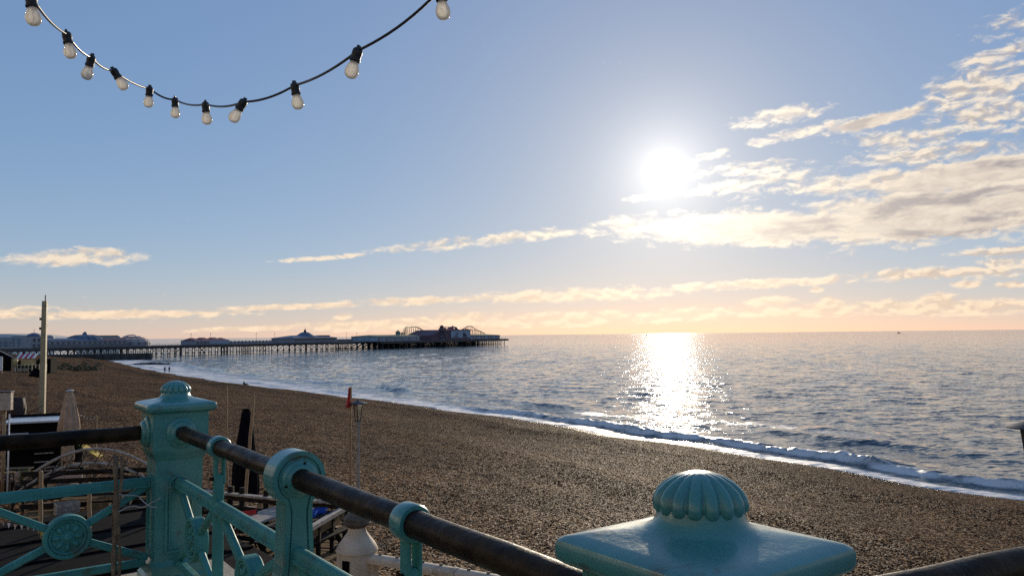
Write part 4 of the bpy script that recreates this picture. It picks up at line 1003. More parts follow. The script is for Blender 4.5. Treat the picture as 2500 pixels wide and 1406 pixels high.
# ---------------------------------------------------------------- pleasure pier
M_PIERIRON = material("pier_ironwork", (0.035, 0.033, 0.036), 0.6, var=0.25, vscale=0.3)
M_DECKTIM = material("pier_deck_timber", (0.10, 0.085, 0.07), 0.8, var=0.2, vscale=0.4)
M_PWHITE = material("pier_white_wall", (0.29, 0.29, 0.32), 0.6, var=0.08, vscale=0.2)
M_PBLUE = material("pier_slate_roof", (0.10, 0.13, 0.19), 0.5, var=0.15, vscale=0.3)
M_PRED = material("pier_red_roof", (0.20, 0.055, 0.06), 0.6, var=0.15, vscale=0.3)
M_PPURP = material("pier_plum_wall", (0.13, 0.065, 0.085), 0.7, var=0.2, vscale=0.3)
M_PGREEN = material("pier_green_roof", (0.12, 0.17, 0.07), 0.6, var=0.2, vscale=0.3)
M_PDARK = material("pier_dark_glass", (0.03, 0.04, 0.055), 0.2)
M_PPALE = material("pier_mural_blue", (0.30, 0.38, 0.46), 0.6, var=0.12, vscale=0.3)
M_TRACK = material("coaster_steel", (0.22, 0.15, 0.08), 0.5, var=0.2, vscale=0.3)
PO = Vector((-235, 370, 0)); PRZ = math.atan2(0.89002, 0.45591); DZ = 5.7
def on_pier(name, label, cat, x, y, z=DZ, rz=0.0, group=None):
    c, s_ = math.cos(PRZ), math.sin(PRZ)
    return thing(name, label, cat, (PO.x + c * x - s_ * y, PO.y + s_ * x + c * y, z), PRZ + rz, group)
pier = on_pier("pleasure_pier", "long iron pleasure pier with dark deck on rows of piles", "pier", 0, 0, 0)
mb = MB(); mb.box((95, 0, 5.35), (310, 24, 0.7)); mb.box((354.2, 0, 5.36), (208, 50, 0.7)); mb.build("deck", M_DECKTIM, pier)
mb = MB()
for y_ in (-11.6, 11.6): mb.box((95, y_, 4.55), (310, 0.5, 0.95))
for y_ in (-24.6, 24.6): mb.box((354.2, y_, 4.45), (208, 0.6, 1.1))
for k in range(7): mb.box((354.2, -21 + 7 * k, 4.3), (207, 0.5, 0.7))
mb.build("edge_girder", M_PIERIRON, pier)
def bent(ys, x, r_, deep=-1.5, br=True):
    m = MB()
    for y_ in ys: m.tube([(0, y_, deep), (0, y_, 4.95)], r_, 6)
    if br:
        for a, b in zip(ys, ys[1:]):
            m.bar((0, a, 0.6), (0, b, 4.4), 0.16); m.bar((0, b, 0.6), (0, a, 4.4), 0.16)
        m.bar((0, ys[0], 0.6), (0, ys[-1], 0.6), 0.2)
    return m
nb = bent([-10.5, -5.5, 0, 5.5, 10.5], 0, 0.26).build("pile_bent", M_PIERIRON, pier); nb.location = (-40, 0, 0)
hb = bent([-24, -18, -12, -6, 0, 6, 12, 18, 24], 0, 0.36).build("pile_bent", M_PIERIRON, pier); hb.location = (254, 0, 0)
for x_ in [-28, -16, -4, 8, 20, 31, 34, 46, 49, 62, 65, 80, 83, 97, 100, 114, 117, 131, 134, 148, 151, 164, 175, 186, 197, 208, 219, 230, 241]: link_mesh("pile_bent", nb.data, pier, (x_, 0, 0))
for k in range(1, 28): link_mesh("pile_bent", hb.data, pier, (254 + 7.3 * k, 0, 0))
for x0 in range(-40, 250, 10):                                       # deck railings and lamp standards
    m = MB()
    for z in (6.2, 6.75): m.bar((x0, -11.7, z), (x0 + 10, -11.7, z), 0.09)
    for k in range(5): m.bar((x0 + 2 * k, -11.7, 5.7), (x0 + 2 * k, -11.7, 6.8), 0.09)
    m.build("deck_railing", M_PWHITE, pier)
for x_ in (90, 104, 140, 156, 228, 240):
    m = MB(); m.tube([(x_, -10.5, 5.7), (x_, -10.5, 12.0)], [0.14, 0.07], 6); m.ellip((x_, -10.5, 12.1), (0.25, 0.25, 0.3), 8, 5); m.build("lamp_standard", M_PIERIRON, pier)
m = MB()
for k in range(10): m.bar((456.5 + 0.2 * k, -22 + 4.5 * k, 5.7), (456.5 + 0.2 * k, -22 + 4.5 * k, 7.0), 0.15)
m.bar((457.5, -22, 7.0), (457.5, 20, 7.0), 0.15); m.build("deck_railing", M_PWHITE, pier)

def hip(mb, cx_, cy_, lx, ly, z0, z1, ridge=0.3, ov=0.5):
    a, b = lx / 2 + ov, ly / 2 + ov; rl = lx / 2 * ridge
    mb.add([(cx_ - a, cy_ - b, z0), (cx_ + a, cy_ - b, z0), (cx_ + a, cy_ + b, z0), (cx_ - a, cy_ + b, z0), (cx_ - rl, cy_, z1), (cx_ + rl, cy_, z1)], [(3, 2, 1, 0), (0, 1, 5, 4), (1, 2, 5), (2, 3, 4, 5), (3, 0, 4)])
    return mb
# entrance tower and amusement hall
tw = on_pier("entrance_tower", "grey domed entrance tower at the landward end of the pier", "tower", 3, -6); tw.scale = (1, 1, 0.8)
MB().box((0, 0, 3.4), (7, 8, 6.8)).build("wall", M_PWHITE, tw); dm = MB().lathe([(3.3, 6.8), (3.1, 7.4), (2.4, 8.2), (1.2, 8.8), (0.2, 9.0)], 16).build("dome", M_PBLUE, tw, smooth=True)
MB().tube([(0, 0, 8.9), (0, 0, 11.5)], 0.08, 6).build("flagstaff", M_PIERIRON, dm)
for k in range(3): MB().box((-2.2 + 2.2 * k, -4.02, 4.6), (1.2, 0.1, 2.0)).build("window", M_PDARK, tw)
for k in range(3): MB().box((-2.2 + 2.2 * k, -4.02, 1.2), (1.3, 0.1, 2.2)).build("doorway", M_PDARK, tw)
hl = on_pier("amusement_hall", "long white amusement hall with round windows and dark dome on the pier", "building", 28, 0); hl.scale = (1, 1, 0.74)
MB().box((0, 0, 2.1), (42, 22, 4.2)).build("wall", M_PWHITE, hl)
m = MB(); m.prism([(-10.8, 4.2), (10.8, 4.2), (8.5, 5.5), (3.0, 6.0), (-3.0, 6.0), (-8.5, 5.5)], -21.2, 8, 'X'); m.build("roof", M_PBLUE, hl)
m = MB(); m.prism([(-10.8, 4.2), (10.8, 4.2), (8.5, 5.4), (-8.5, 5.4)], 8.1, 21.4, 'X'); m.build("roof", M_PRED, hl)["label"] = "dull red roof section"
dmo = MB().lathe([(9.2, 4.1), (9.0, 4.9), (8.0, 6.2), (6.2, 7.4), (3.8, 8.2), (1.2, 8.5), (1.1, 9.4), (0.7, 9.9), (0.1, 10.6)], 32, Matrix.Translation((4, -1, 0))).build("dome", M_PBLUE, hl, smooth=True, auto=40)
for k in range(16):
    Mx = Matrix.Translation((4, -1, 0)) @ Matrix.Rotation(2 * math.pi * k / 16, 4, 'Z')
    MB().tube([(9.25, 0, 4.2), (9.05, 0, 4.95), (8.05, 0, 6.25), (6.25, 0, 7.45), (3.85, 0, 8.25)], 0.12, 5, Mx).build("rib", M_PDARK, dmo)
for k in range(15): MB().lathe([(0.62, 0), (0.62, 0.12)], 14, Matrix.Translation((-19.2 + 2.75 * k, -11.0, 2.9)) @ Matrix.Rotation(math.pi / 2, 4, 'X')).build("round_window", M_PDARK, hl)
MB().box((0, -11.2, 1.7), (42.4, 0.5, 0.25)).build("string_course", M_PDARK, hl)
MB().box((0, -11.1, 4.3), (42.4, 0.35, 0.35)).build("parapet", M_PWHITE, hl)
for k in range(14): MB().box((-20 + 3.0 * k, -11.1, 5.0), (0.16, 0.16, 1.2)).build("pinnacle", M_PWHITE, hl)
# white tiered pavilion
wp = on_pier("tiered_pavilion", "white tiered pavilion with curved stepped roof beside the amusement hall", "building", 59, -1); wp.scale = (1, 1, 0.76)
for k, (hx, z0, z1) in enumerate(((9.5, 0, 3.6), (8.2, 3.7, 5.0), (6.6, 5.1, 6.1), (4.6, 6.2, 7.0))):
    m = MB(); n = 28; vs = []
    for z, sc in ((z0, 1.0), (z1 - 0.4, 1.0), (z1, 0.93)): vs += [(hx * sc * math.cos(2 * math.pi * q / n), hx * sc * 0.95 * math.sin(2 * math.pi * q / n), z) for q in range(n)]
    fs = [(i * n + q, i * n + (q + 1) % n, (i + 1) * n + (q + 1) % n, (i + 1) * n + q) for i in range(2) for q in range(n)] + [tuple(range(2 * n, 3 * n)), tuple(reversed(range(n)))]
    t_ = m.add(vs, fs).build("tier", M_PWHITE, wp)
    for q in range(14, 28, 2):
        a = 2 * math.pi * q / n; MB().box((0, 0, 0), (0.9, 0.2, (z1 - z0) * .45), Matrix.Translation((hx * math.cos(a), hx * .95 * math.sin(a), (z0 + z1) / 2 - 0.1)) @ Matrix.Rotation(a + math.pi / 2, 4, 'Z')).build("window", M_PDARK, t_)
MB().tube([(-4, 0, 6.9), (-2, 0, 7.6), (0.5, 0, 7.9), (2.5, 0, 7.4)], 0.35, 8).build("roof_crest", M_PWHITE, wp, smooth=True)
# kiosks with four red peaks
kk = on_pier("peaked_arcade", "pale arcade with four small red peaked roofs on the pier", "building", 108, -2)
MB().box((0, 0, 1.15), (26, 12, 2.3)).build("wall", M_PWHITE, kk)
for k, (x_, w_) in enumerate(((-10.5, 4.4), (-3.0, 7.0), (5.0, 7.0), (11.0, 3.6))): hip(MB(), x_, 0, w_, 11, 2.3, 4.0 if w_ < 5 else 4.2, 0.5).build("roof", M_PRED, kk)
MB().box((4.5, -6.05, 1.2), (16, 0.12, 1.5)).build("shop_front", material("pier_pale_blue", (0.33, 0.42, 0.52), 0.6), kk)
for k in range(4): MB().box((-11 + 2.6 * k, -6.05, 1.1), (1.6, 0.12, 1.3)).build("window", M_PDARK, kk)
sh = on_pier("wind_shelter", "low glazed wind shelter running along the middle of the pier", "shelter", 146, 0)
MB().box((0, 0, 1.9), (46, 1.6, 0.14)).build("roof", M_PWHITE, sh)
for k in range(16): MB().box((-22.5 + 3 * k, 0, 0.92), (0.14, 1.2, 1.85)).build("post", M_PWHITE, sh)
MB().box((0, 0, 0.8), (45, 0.08, 1.5)).build("screen", M_PPALE, sh)
sh2 = copy_tree(sh); sh2.location = on_loc = (PO.x + math.cos(PRZ) * 237, PO.y + math.sin(PRZ) * 237, DZ); sh2.scale = (0.5, 1, 1); sh2["label"] = "short glazed wind shelter between the hipped pavilion and the pier head"
# hipped pavilion with cupola
tp = on_pier("hipped_pavilion", "wide hipped pavilion with central cupola midway along the pier", "building", 196, 0)
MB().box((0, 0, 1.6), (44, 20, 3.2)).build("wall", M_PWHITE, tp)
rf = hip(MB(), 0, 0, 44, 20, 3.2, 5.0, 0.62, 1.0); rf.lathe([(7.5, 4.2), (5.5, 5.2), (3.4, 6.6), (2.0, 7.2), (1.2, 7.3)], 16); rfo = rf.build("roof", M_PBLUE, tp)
MB().lathe([(0.9, 7.2), (0.9, 8.0), (1.1, 8.1), (0.6, 8.9), (0.12, 9.3), (0.1, 10.6)], 12).build("cupola", M_PRED, rfo, smooth=True, auto=40)
for k in range(16): MB().box((-20 + 2.6 * k, -10.05, 1.9), (1.7, 0.15, 1.2)).build("window", M_PDARK, tp)
MB().box((16, 0, 4.4), (10, 9, 1.2)).build("roof_annex", M_PRED, tp)
# pier head
ga = on_pier("funfair_arcade", "low funfair arcade with long green roof at the pier head", "building", 283, -6)
MB().box((0, 0, 1.9), (58, 24, 3.8)).build("wall", M_PPALE, ga); hip(MB(), 0, 0, 58, 24, 3.8, 4.9, 0.8, 0.8).build("roof", M_PGREEN, ga)
for k in range(16): MB().box((-26 + 3.4 * k, -12.05, 1.5), (2.2, 0.15, 2.0)).build("shop_front", M_PWHITE if k % 3 else M_PDARK, ga)
for k in range(5): MB().tube([(16 + 2.2 * k, 0, 4.7), (16 + 2.2 * k, 0, 6.6 - 0.4 * (k % 2)), (16 + 2.2 * k, 0, 7.3)], [0.5, 0.45, 0.05], 8).build("finial", M_PGREEN, ga)
tu = on_pier("octagonal_turret", "small octagonal turret with pointed cap above the funfair arcade", "turret", 296, -8, DZ + 4.4)
MB().lathe([(2.0, 0), (2.0, 2.2)], 8).build("wall", M_PPALE, tu); MB().lathe([(2.5, 2.15), (2.3, 2.6), (1.2, 3.4), (0.2, 3.9), (0.06, 5.2)], 8).build("roof", M_PGREEN, tu)
for q in range(8):
    a = 2 * math.pi * (q + .5) / 8; MB().box((0, 0, 0), (0.8, 0.12, 1.3), Matrix.Translation((1.86 * math.cos(a), 1.86 * math.sin(a), 1.2)) @ Matrix.Rotation(a + math.pi / 2, 4, 'Z')).build("window", M_PDARK, tu)
hs = on_pier("helter_skelter", "white helter skelter tower with spiral slide and domed red cap", "ride", 348, -17)
MB().lathe([(3.9, 0), (2.2, 9.4)], 20).build("tower", M_PWHITE, hs, smooth=True, auto=40)
for q in range(10):
    a = 2 * math.pi * q / 10; MB().bar((3.95 * math.cos(a), 3.95 * math.sin(a), 0.1), (2.25 * math.cos(a), 2.25 * math.sin(a), 9.3), 0.5, 0.14).build("stripe", M_PDARK, hs)
MB().tube([((4.6 - 1.9 * t / 40) * math.cos(0.55 * t), (4.6 - 1.9 * t / 40) * math.sin(0.55 * t), 0.6 + 8.2 * t / 40) for t in range(41)], 0.42, 6).build("slide", M_PPURP, hs, smooth=True)
MB().lathe([(2.9, 9.3), (2.9, 10.2), (1.7, 10.3), (1.7, 11.0)], 16).build("lookout", M_PPURP, hs); MB().lathe([(2.1, 11.0), (1.9, 11.7), (1.1, 12.4), (0.15, 12.8)], 16).build("cap", M_PRED, hs, smooth=True)
ht = on_pier("ride_hall", "plum coloured ride hall with red roof and pale blue mural wall", "building", 368, -6)
MB().box((0, 0, 4.1), (44, 30, 8.2)).build("wall", M_PPURP, ht)
m = MB(); m.prism([(-23, 8.2), (23, 8.2), (23, 9.0), (-8, 9.0), (-23, 8.4)], -15.6, 15.6, 'Y'); r1 = m.build("roof", M_PRED, ht)
m = MB(); m.prism([(-38, 0.0), (-22.1, 0.0), (-22.1, 8.2), (-30, 6.4), (-38, 4.0)], -12, 14, 'Y'); m.build("side_wing", M_PPURP, ht)
MB().box((4.5, -15.25, 5.0), (33, 0.3, 6.6)).build("mural_wall", M_PPALE, ht)
for sx_, d__ in ((-3.5, 1), (12.5, -1)):
    MB().prism([(sx_ - 4, 2.0), (sx_ + 4, 2.0), (sx_ + 2 * d__, 3.6), (sx_ + 4 * d__, 6.2), (sx_ + 2.6 * d__, 6.8), (sx_ - 1 * d__, 4.6), (sx_ - 3 * d__, 3.4)], -15.42, -15.60, 'Y').build("mural_figure", M_PBLUE, ht)
MB().lathe([(5.8, 8.9), (5.6, 9.8), (4.2, 11.2), (1.6, 12.0), (0.4, 12.2), (0.1, 13.6)], 16, Matrix.Translation((16, 0, 0))).build("dome", M_PRED, r1, smooth=True, auto=40)
MB().lathe([(2.6, 8.9), (2.4, 9.8), (1.2, 10.8), (0.1, 11.4)], 12, Matrix.Translation((5, -6, 0))).build("dome", M_PRED, r1, smooth=True, auto=40)
MB().lathe([(1.8, 8.5), (1.8, 9.8), (1.0, 10.4), (0.1, 10.8)], 12, Matrix.Translation((-12, -9, 0))).build("dome", M_PPURP, r1, smooth=True, auto=40)
def coaster(label, x0, y0, pts, nsup):
    o = on_pier("roller_coaster", label, "ride", x0, y0)
    V = [Vector((p[0] * .92, p[1], p[2])) for p in pts]; cur = []
    for i in range(len(V) - 1):
        a, b, c, d = V[max(i - 1, 0)], V[i], V[i + 1], V[min(i + 2, len(V) - 1)]
        for k in range(6):
            t = k / 6; cur.append(0.5 * ((2 * b) + (c - a) * t + (2 * a - 5 * b + 4 * c - d) * t * t + (3 * b - a - 3 * c + d) * t ** 3))
    cur.append(V[-1])
    for dy in (-0.7, 0.7): MB().tube([p + Vector((0, dy, 0)) for p in cur], 0.24, 6).build("track_rail", M_TRACK, o)
    for k in range(0, len(cur), max(1, len(cur) // nsup)):
        p = cur[k]
        if p.z > 1.5:
            m = MB(); m.bar((p.x - 1.1, p.y - 1.5, 0), (p.x, p.y, p.z - .2), 0.2); m.bar((p.x + 1.1, p.y + 1.5, 0), (p.x, p.y, p.z - .2), 0.2); m.bar((p.x - .6, p.y - .8, p.z * .5), (p.x + .6, p.y + .8, p.z * .5), 0.14); m.build("support", M_TRACK, o)
    return o
coaster("tall looping roller coaster on the seaward end of the pier", 377, 2, [(0, 0, 11.5), (8, 0, 11.6), (16, -3, 11.4), (22, -3, 11.0), (27, -3, 8), (33, -3, 4), (39, -1, 3.0), (44, 2, 6), (48, 4, 9.4), (54, 4, 10.2), (62, 3, 8.8), (72, 2, 8.6), (80, 0, 7.5), (84, -4, 4), (80, -8, 3.0), (66, -10, 5.5), (52, -10, 9.0), (42, -10, 11.9), (36, -9, 12.2), (28, -8, 9.4), (18, -9, 5.0), (10, -9, 3.5), (12, -4, 6.5), (17, -2, 8.2), (22, -4, 5.0), (28, -6, 2.5)], 44)
coaster("small roller coaster curve landward of the ride hall", 322, 4, [(-4, 0, 4), (0, 0, 9.0), (3, 0, 11.2), (8, 0, 11.0), (13, -1, 11.6), (19, -2, 11.0), (25, -3, 8.6), (30, -3, 6.5)], 12)
ec = on_pier("end_kiosks", "low pale sheds under the coaster at the seaward end", "building", 417, -6)
MB().box((0, 0, 1.9), (68, 26, 3.8)).build("wall", M_PPURP, ec); hip(MB(), 0, 0, 68, 26, 3.8, 4.9, 0.9, 0.4).build("roof", M_PGREEN, ec)
for k in range(9): MB().box((-30 + 7.4 * k, -13.06, 1.7), (6.4, 0.2, 2.6)).build("shop_front", M_PPALE if k % 2 else M_PWHITE, ec)

# ---------------------------------------------------------------- coast beyond the pier
M_CLIFF = material("chalk_cliff", (0.55, 0.50, 0.44), 0.9, var=0.1, vscale=0.01)
M_MARINA = material("marina_block", (0.33, 0.34, 0.35), 0.8, var=0.06, vscale=0.05)
xs_ = np.linspace(-5200, -3700, 60); prof_ = 46 + 10 * np.sin(xs_ * 0.004) + 4 * np.sin(xs_ * 0.013); prof_ *= np.clip((-3720 - xs_) / 350, 0, 1) ** 0.6
cl = MB(); n = len(xs_)
cl.add([(x_, 6000 + 30 * math.sin(x_ * .02), -2) for x_ in xs_] + [(x_, 6020 + 30 * math.sin(x_ * .02), p) for x_, p in zip(xs_, prof_)] + [(x_, 6900, p * 1.05 + 4) for x_, p in zip(xs_, prof_)] + [(x_, 6950, -2) for x_ in xs_],
       [(r_ * n + i, r_ * n + i + 1, (r_ + 1) * n + i + 1, (r_ + 1) * n + i) for r_ in range(3) for i in range(n - 1)])
structure(cl.build("cliffs", M_CLIFF, smooth=True))
for k, (x_, y_, w_, h_, lb) in enumerate(((-600, 905, 46, 11.6, "wide hazy apartment block left of the pier entrance tower"), (-556, 900, 42, 13.2, "tall hazy apartment block behind the pier entrance tower"), (-480, 900, 44, 12.4, "hazy block with green roof line behind the amusement hall"))):
    o = thing("apartment_block", lb, "building", (x_, y_, 0.5), R(25), "blocks beyond the pier")
    MB().box((0, 0, h_ / 2), (w_, 18, h_)).build("wall", M_MARINA, o); MB().box((0, 0, h_ + 0.5), (w_ * .92, 16, 1.0)).build("roof", M_PGREEN if k == 2 else M_MARINA, o)
    for fz in range(1, int(h_ / 3.2)):
        for q in range(8): MB().box((-w_ / 2 + w_ * (q + .5) / 8, -9.05, fz * 3.2), (w_ / 14, 0.2, 1.5)).build("window", M_PBLUE, o)
quay = MB(); quay.box((0, 0, 0), (330, 60, 2.4)); q_o = quay.build("quay", M_WALL, loc=(-560, 910, 0)); structure(q_o)
def boat(label, loc, rz, L):
    o = thing("boat", label, "boat", loc, rz, "boats on the horizon")
    MB().add([(-L / 2, -L * .13, L * .11), (-L / 2, L * .13, L * .11), (L * .3, L * .14, L * .12), (L / 2, 0, L * .15), (L * .3, -L * .14, L * .12), (-L * .46, -L * .08, -.3), (-L * .46, L * .08, -.3), (L * .3, L * .07, -.3), (L * .42, 0, -.3), (L * .3, -L * .07, -.3)],
             [(0, 1, 2, 3, 4), (9, 8, 7, 6, 5), (0, 5, 6, 1), (1, 6, 7, 2), (2, 7, 8, 3), (3, 8, 9, 4), (4, 9, 5, 0)]).build("hull", M_PBLUE, o)
    MB().box((-L * .12, 0, L * .2), (L * .3, L * .18, L * .18)).build("cabin", M_PDARK, o); MB().tube([(-L * .1, 0, L * .28), (-L * .1, 0, L * .5)], L * .012, 6).build("mast", M_PIERIRON, o)
boat("small dark fishing boat on the horizon at the far right", (1495, 3000, 0), R(10), 14)
boat("tiny boat on the horizon under the sun", (690, 4000, 0), R(170), 12)

# ---------------------------------------------------------------- groyne, rocks, spray
gr = thing("groyne", "dark timber and concrete groyne running from the beach into the sea", "groyne", (-167, 359, 0), math.atan2(0.6, 0.8))
M_GROYNE = material("wet_groyne", (0.040, 0.034, 0.030), 0.6, var=0.35, vscale=0.4)
MB().add([(-60, -1.6, -2), (0, -1.6, -2), (0, 1.6, -2), (-60, 1.6, -2), (-60, -1.0, 3.3), (0, -1.0, 2.9), (0, 1.0, 2.9), (-60, 1.0, 3.3)], [(3, 2, 1, 0), (4, 5, 6, 7), (0, 1, 5, 4), (1, 2, 6, 5), (2, 3, 7, 6), (3, 0, 4, 7)]).build("wall", M_GROYNE, gr)
for k in range(16): MB().box((-2 - 3.6 * k, -1.7, 0.8), (0.5, 0.5, 4.2)).build("pile", M_GROYNE, gr)
rnd = random.Random(21)
def rock_ledge(label, loc, rz, L, W, H):
    m = MB()
    n1, n2 = 26, 9; vs = []
    for i in range(n1):
        for j in range(n2):
            u = i / (n1 - 1) * 2 - 1; v = j / (n2 - 1) * 2 - 1; k = max(0, 1 - u * u) ** .5 * max(0, 1 - v * v) ** .5
            vs.append((u * L / 2, v * W / 2 * (1 + .2 * math.sin(5 * u)), -0.3 + H * k * (0.6 + 0.8 * rnd.random())))
    m.add(vs, [(i * n2 + j, i * n2 + j + 1, (i + 1) * n2 + j + 1, (i + 1) * n2 + j) for i in range(n1 - 1) for j in range(n2 - 1)])
    return tag(m.build("rock_ledge", M_GROYNE, loc=loc), label, "rocks")
rock_ledge("low dark rocks at the water's edge near the two walkers", (-133, 287, 0), R(-35), 17, 6, 0.9)
rock_ledge("flat weedy shelf just off the shore near the groyne", (-146, 324, 0), R(-10), 20, 6, 0.5)
sp = MB()
for k in range(70):
    a, h = rnd.random() * 6.28, rnd.random() ** 1.6; sp.ellip((1.7 * rnd.gauss(0, .5) * (1 - .5 * h), 1.0 * rnd.gauss(0, .5), 0.2 + 2.6 * h), (0.22 * rnd.uniform(.4, 1),) * 3, 6, 4)
spo = sp.build("sea_spray", M_WHITE, smooth=True, loc=(-163, 364, 0)); spo["kind"] = "stuff"; spo["label"] = "white burst of spray off the end of the groyne"

# ---------------------------------------------------------------- people on the beach
M_DARKCLOTH = material("dark_clothing", (0.018, 0.018, 0.024), 0.8)
M_SKIN = material("skin", (0.45, 0.28, 0.20), 0.6); M_HAIR = material("dark_hair", (0.02, 0.014, 0.01), 0.6)
def person(label, loc, rz, J, Ed):
    """J joint: (x,y,z,r); Ed: edges between joint names; one skinned body"""
    names = list(J); me = bpy.data.meshes.new("person"); me.from_pydata([J[n][:3] for n in names], [(names.index(a), names.index(b)) for a, b in Ed], [])
    me.materials.append(M_DARKCLOTH); o = bpy.data.objects.new("person", me); COL.objects.link(o); o.location = loc; o.rotation_euler = (0, 0, rz)
    md = o.modifiers.new("skin", 'SKIN')
    lay = me.skin_vertices[0].data
    for i, n in enumerate(names): lay[i].radius = (J[n][3], J[n][3] * .85); lay[i].use_root = (n == "pelvis")
    ss = o.modifiers.new("sub", 'SUBSURF'); ss.levels = 1; ss.render_levels = 2
    hd = J["head"]; h = MB(); h.ellip((hd[0], hd[1], hd[2] + 0.02), (0.085, 0.10, 0.125), 14, 10); h.ellip((hd[0] + .005, hd[1] - 0.098, hd[2]), (0.014, 0.022, 0.022), 6, 5)
    ho = h.build("head", M_SKIN, o, smooth=True)
    MB().ellip((hd[0], hd[1] + 0.02, hd[2] + 0.055), (0.094, 0.102, 0.105), 14, 10).build("hair", M_HAIR, ho, smooth=True)
    return tag(o, label, "person")
ED = [("pelvis", "chest"), ("chest", "neck"), ("neck", "head"), ("chest", "shl"), ("shl", "ell"), ("ell", "hal"), ("chest", "shr"), ("shr", "elr"), ("elr", "har"), ("pelvis", "hil"), ("hil", "knl"), ("knl", "fol"), ("fol", "tol"), ("pelvis", "hir"), ("hir", "knr"), ("knr", "for"), ("for", "tor")]
def walker(st): return {"pelvis": (0, 0, .95, .15), "chest": (0, -.02, 1.32, .17), "neck": (0, -.02, 1.5, .07), "head": (0, -.04, 1.62, .06), "shl": (.19, -.02, 1.42, .08), "ell": (.25, .06 * st, 1.15, .055), "hal": (.23, -.05, .9, .04), "shr": (-.19, -.02, 1.42, .08), "elr": (-.25, -.06 * st, 1.15, .055), "har": (-.22, -.16 * st, .92, .04),
    "hil": (.10, 0, .88, .10), "knl": (.11, -.12 * st, .48, .075), "fol": (.11, -.16 * st, .06, .05), "tol": (.11, -.30 * st, .03, .04), "hir": (-.10, 0, .88, .10), "knr": (-.11, .04 * st, .48, .075), "for": (-.11, .20 * st, .07, .05), "tor": (-.11, .08 * st, .03, .04)}
sx_, qx_ = to_sq(-91.9, 206.4); gz = float(beach_z(np.array([sx_]), np.array([qx_]))[0])
person("walker in dark clothes on the landward side of the pair by the surf", (-92.4, 206.4, gz), R(20), walker(1), ED)
person("walker in dark clothes on the seaward side of the pair by the surf", (-91.3, 206.6, gz), R(-160), walker(0.8), ED)
sx_, qx_ = to_sq(-46.5, 134.8); gz = float(beach_z(np.array([sx_]), np.array([qx_]))[0])
sit = {"pelvis": (0, 0, .13, .15), "chest": (0, .12, .50, .16), "neck": (0, .12, .68, .07), "head": (0, .08, .80, .06), "shl": (.18, .12, .60, .08), "ell": (.26, .0, .40, .055), "hal": (.12, -.30, .38, .04), "shr": (-.18, .12, .60, .08), "elr": (-.26, .0, .40, .055), "har": (-.12, -.30, .38, .04),
    "hil": (.10, -.05, .13, .10), "knl": (.13, -.42, .48, .075), "fol": (.12, -.62, .08, .05), "tol": (.12, -.78, .04, .04), "hir": (-.10, -.05, .13, .10), "knr": (-.13, -.45, .44, .075), "for": (-.12, -.70, .08, .05), "tor": (-.12, -.86, .04, .04)}
person("person in dark clothes sitting on the shingle facing the sea", (-46.5, 134.8, gz), R(140), sit, ED)

# ---------------------------------------------------------------- beach huts at the far left
def gz_at(x, y):
    s_, q_ = to_sq(x, y); return float(beach_z(np.array([s_]), np.array([q_]))[0])
def bz(x, y): return (x, y, gz_at(x, y))
M_WARM = material("lit_interior_and_sign_yellow", (0.55, 0.40, 0.16), 0.6, var=0.2, vscale=2)  # yellow for the kiosk's painted interior light, and for the cone sign
h1 = thing("gabled_hut", "black gabled beach hut at the left edge below the pier", "hut", bz(-93, 141), R(20))
MB().box((0, 0, 1.2), (4.2, 3.4, 2.4)).build("wall", M_BLACKPAINT, h1); MB().prism([(-2.4, 2.35), (2.4, 2.35), (0.2, 3.6)], -1.9, 1.9, 'Y').build("roof", M_BLACKPAINT, h1)
MB().bar((0.3, -1.95, 3.62), (2.5, -1.95, 2.35), 0.08, 0.10).build("barge_board", M_WHITE, h1); MB().box((0.6, -1.72, 1.0), (0.9, 0.06, 2.0)).build("door", M_DARKWOOD, h1)
h2 = thing("snack_kiosk", "open snack kiosk with yellow panel coloured as its lit interior and striped red canopy", "kiosk", bz(-88, 141), R(15))
MB().box((0, 0.6, 1.1), (3.4, 1.8, 2.2)).build("wall", M_DARKWOOD, h2); MB().box((0.2, -0.34, 1.75), (2.4, 0.08, 0.9)).build("lit_interior_panel", M_WARM, h2)  # yellow panel stands in for the lit inside of the kiosk
for k in range(7): MB().bar((-1.5 + 0.42 * k, 1.2, 3.3), (-1.5 + 0.42 * k, -0.7, 2.55), 0.40, 0.06).build("canopy_stripe", M_RED if k % 2 else M_WHITE, h2)
for sx_ in (-1.6, 1.6): MB().box((sx_, -0.6, 1.2), (0.1, 0.1, 2.5)).build("post", M_DARKWOOD, h2)
pc = thing("pine_cone_sign", "yellow cone shaped sign beside the snack kiosk", "sign", bz(-89.3, 139.5), 0)
MB().lathe([(0.25, 0.9), (0.34, 1.5), (0.42, 1.7), (0.40, 2.0), (0.22, 2.4), (0.05, 2.5)], 12).build("cone", M_WARM, pc, smooth=True); MB().tube([(0, 0, 0), (0, 0, 1.0)], 0.06, 8).build("post", M_WHITE, pc)
h3 = thing("storage_container", "dark storage container between the snack kiosk and the mast", "container", bz(-86.3, 144), R(15))
MB().box((0, 0, 1.35), (2.3, 4, 2.7), bev=0.04).build("body", M_BLACKPAINT, h3)
for k in range(6): MB().box((-1.0 + 0.4 * k, -2.02, 1.35), (0.08, 0.08, 2.4)).build("rib", M_BLACKPAINT, h3)
h4 = thing("hedge_bank", "dark green scrub bank behind the cream mast", "scrub", bz(-96, 172), R(10))
rnd = random.Random(5); m = MB()
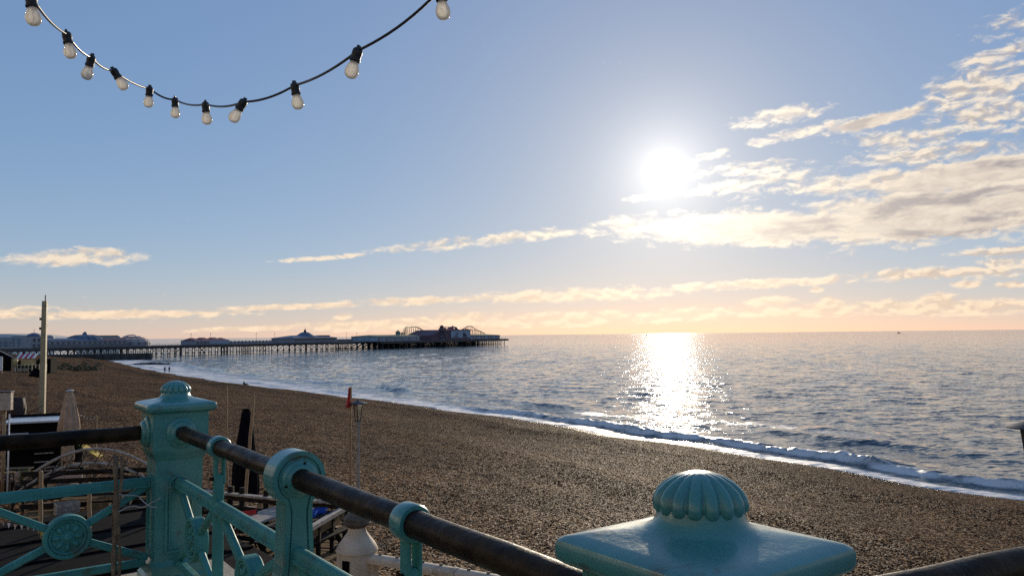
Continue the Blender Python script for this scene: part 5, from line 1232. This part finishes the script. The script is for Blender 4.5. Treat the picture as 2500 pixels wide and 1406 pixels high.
for k in range(900): 
    x_, y_ = rnd.uniform(-4.2, 4.2), rnd.uniform(-1.3, 1.3); zt = 2.1 * (1 - (y_ / 1.4) ** 2) * (0.75 + .25 * math.sin(x_ * 1.7)) * rnd.random() ** .4
    a = rnd.random() * 6.28; u = Vector((math.cos(a), math.sin(a), rnd.uniform(-.6, .6))) * .2; v = Vector((-math.sin(a), math.cos(a), rnd.uniform(-.6, .6))) * .14; p = Vector((x_, y_, zt)); m.add([p - u, p - v, p + u, p + v], [(0, 1, 2, 3)])
m.build("foliage", M_GREEN, h4, fix=False); MB().tube([(-4, 0, 0.1), (4, 0, 0.2)], 0.12, 6).build("stem", M_STAKE, h4)
pf = thing("picket_fence", "white post and rail fence in front of the beach kiosks", "fence", bz(-86.0, 137.5), R(4))
for k in range(9): MB().box((-1.6 + 0.62 * k, 0, 0.75), (0.11, 0.11, 1.5), bev=0.01).build("post", M_CREAM, pf)
for z in (0.7, 1.25): MB().box((0.9, 0, z), (5.2, 0.05, 0.10)).build("rail", M_CREAM, pf)
for k in range(2): MB().box((-1.2 + 0.9 * k, 0.1, 0.45), (0.75, 0.04, 0.45)).build("sign_panel", M_PINK, pf)
tp_ = MB(); n1, n2 = 18, 14; vs = []; rnd = random.Random(31)
for i in range(n1):
    for j in range(n2):
        u = i / (n1 - 1) * 2 - 1; v = j / (n2 - 1) * 2 - 1; k = max(0, 1 - u * u) * max(0, 1 - v * v); vs.append((u * 1.0 + .12 * rnd.random(), v * 0.8, -0.1 + 1.35 * k ** .6 * (1 + .22 * (rnd.random() - .5)) + 0.15 * (u < 0) * k))
tp_.add(vs, [(i * n2 + j, i * n2 + j + 1, (i + 1) * n2 + j + 1, (i + 1) * n2 + j) for i in range(n1 - 1) for j in range(n2 - 1)])
tag(tp_.build("tarpaulin_heap", M_BLACKPAINT, smooth=True, loc=bz(-72.3, 118)), "black tarpaulin heap on the shingle beside the cream mast", "heap")
wb = thing("notice_board", "white notice board at the left edge in front of the black hut", "board", bz(-82.5, 125), R(10))
MB().box((0, 0, 1.5), (0.75, 0.08, 2.3), bev=0.01).build("panel", M_WHITE, wb); MB().box((0.3, 0.03, 0.3), (0.08, 0.08, 0.8)).build("post", M_CREAM, wb)

# ---------------------------------------------------------------- unseen seafront terrace behind the camera, added to bounce sunlight onto the railing
M_STUCCO = material("white_stucco", (0.72, 0.66, 0.56), 0.7, var=0.06, vscale=0.3)
tx, ty = to_xy(10.0, -30.0)
ter = thing("bounce_terrace", "unseen white stucco seafront terrace added behind the camera to bounce sunlight", "building", (tx, ty, 7.9), math.atan2(0.8, -0.6))
MB().box((0, 6, 9), (220, 12, 18)).build("wall", M_STUCCO, ter); MB().box((0, 5.6, 18.3), (222, 13, 0.6)).build("cornice", M_STUCCO, ter)
wm = MB().box((0, 0, 0), (1.3, 0.12, 2.2)).build("window", M_PDARK, ter); wm.location = (-108, -0.02, 3)
for fl_ in range(5):
    for k in range(55):
        if fl_ or k: link_mesh("window", wm.data, ter, (-108 + 4 * k, -0.02, 3 + 3.3 * fl_))
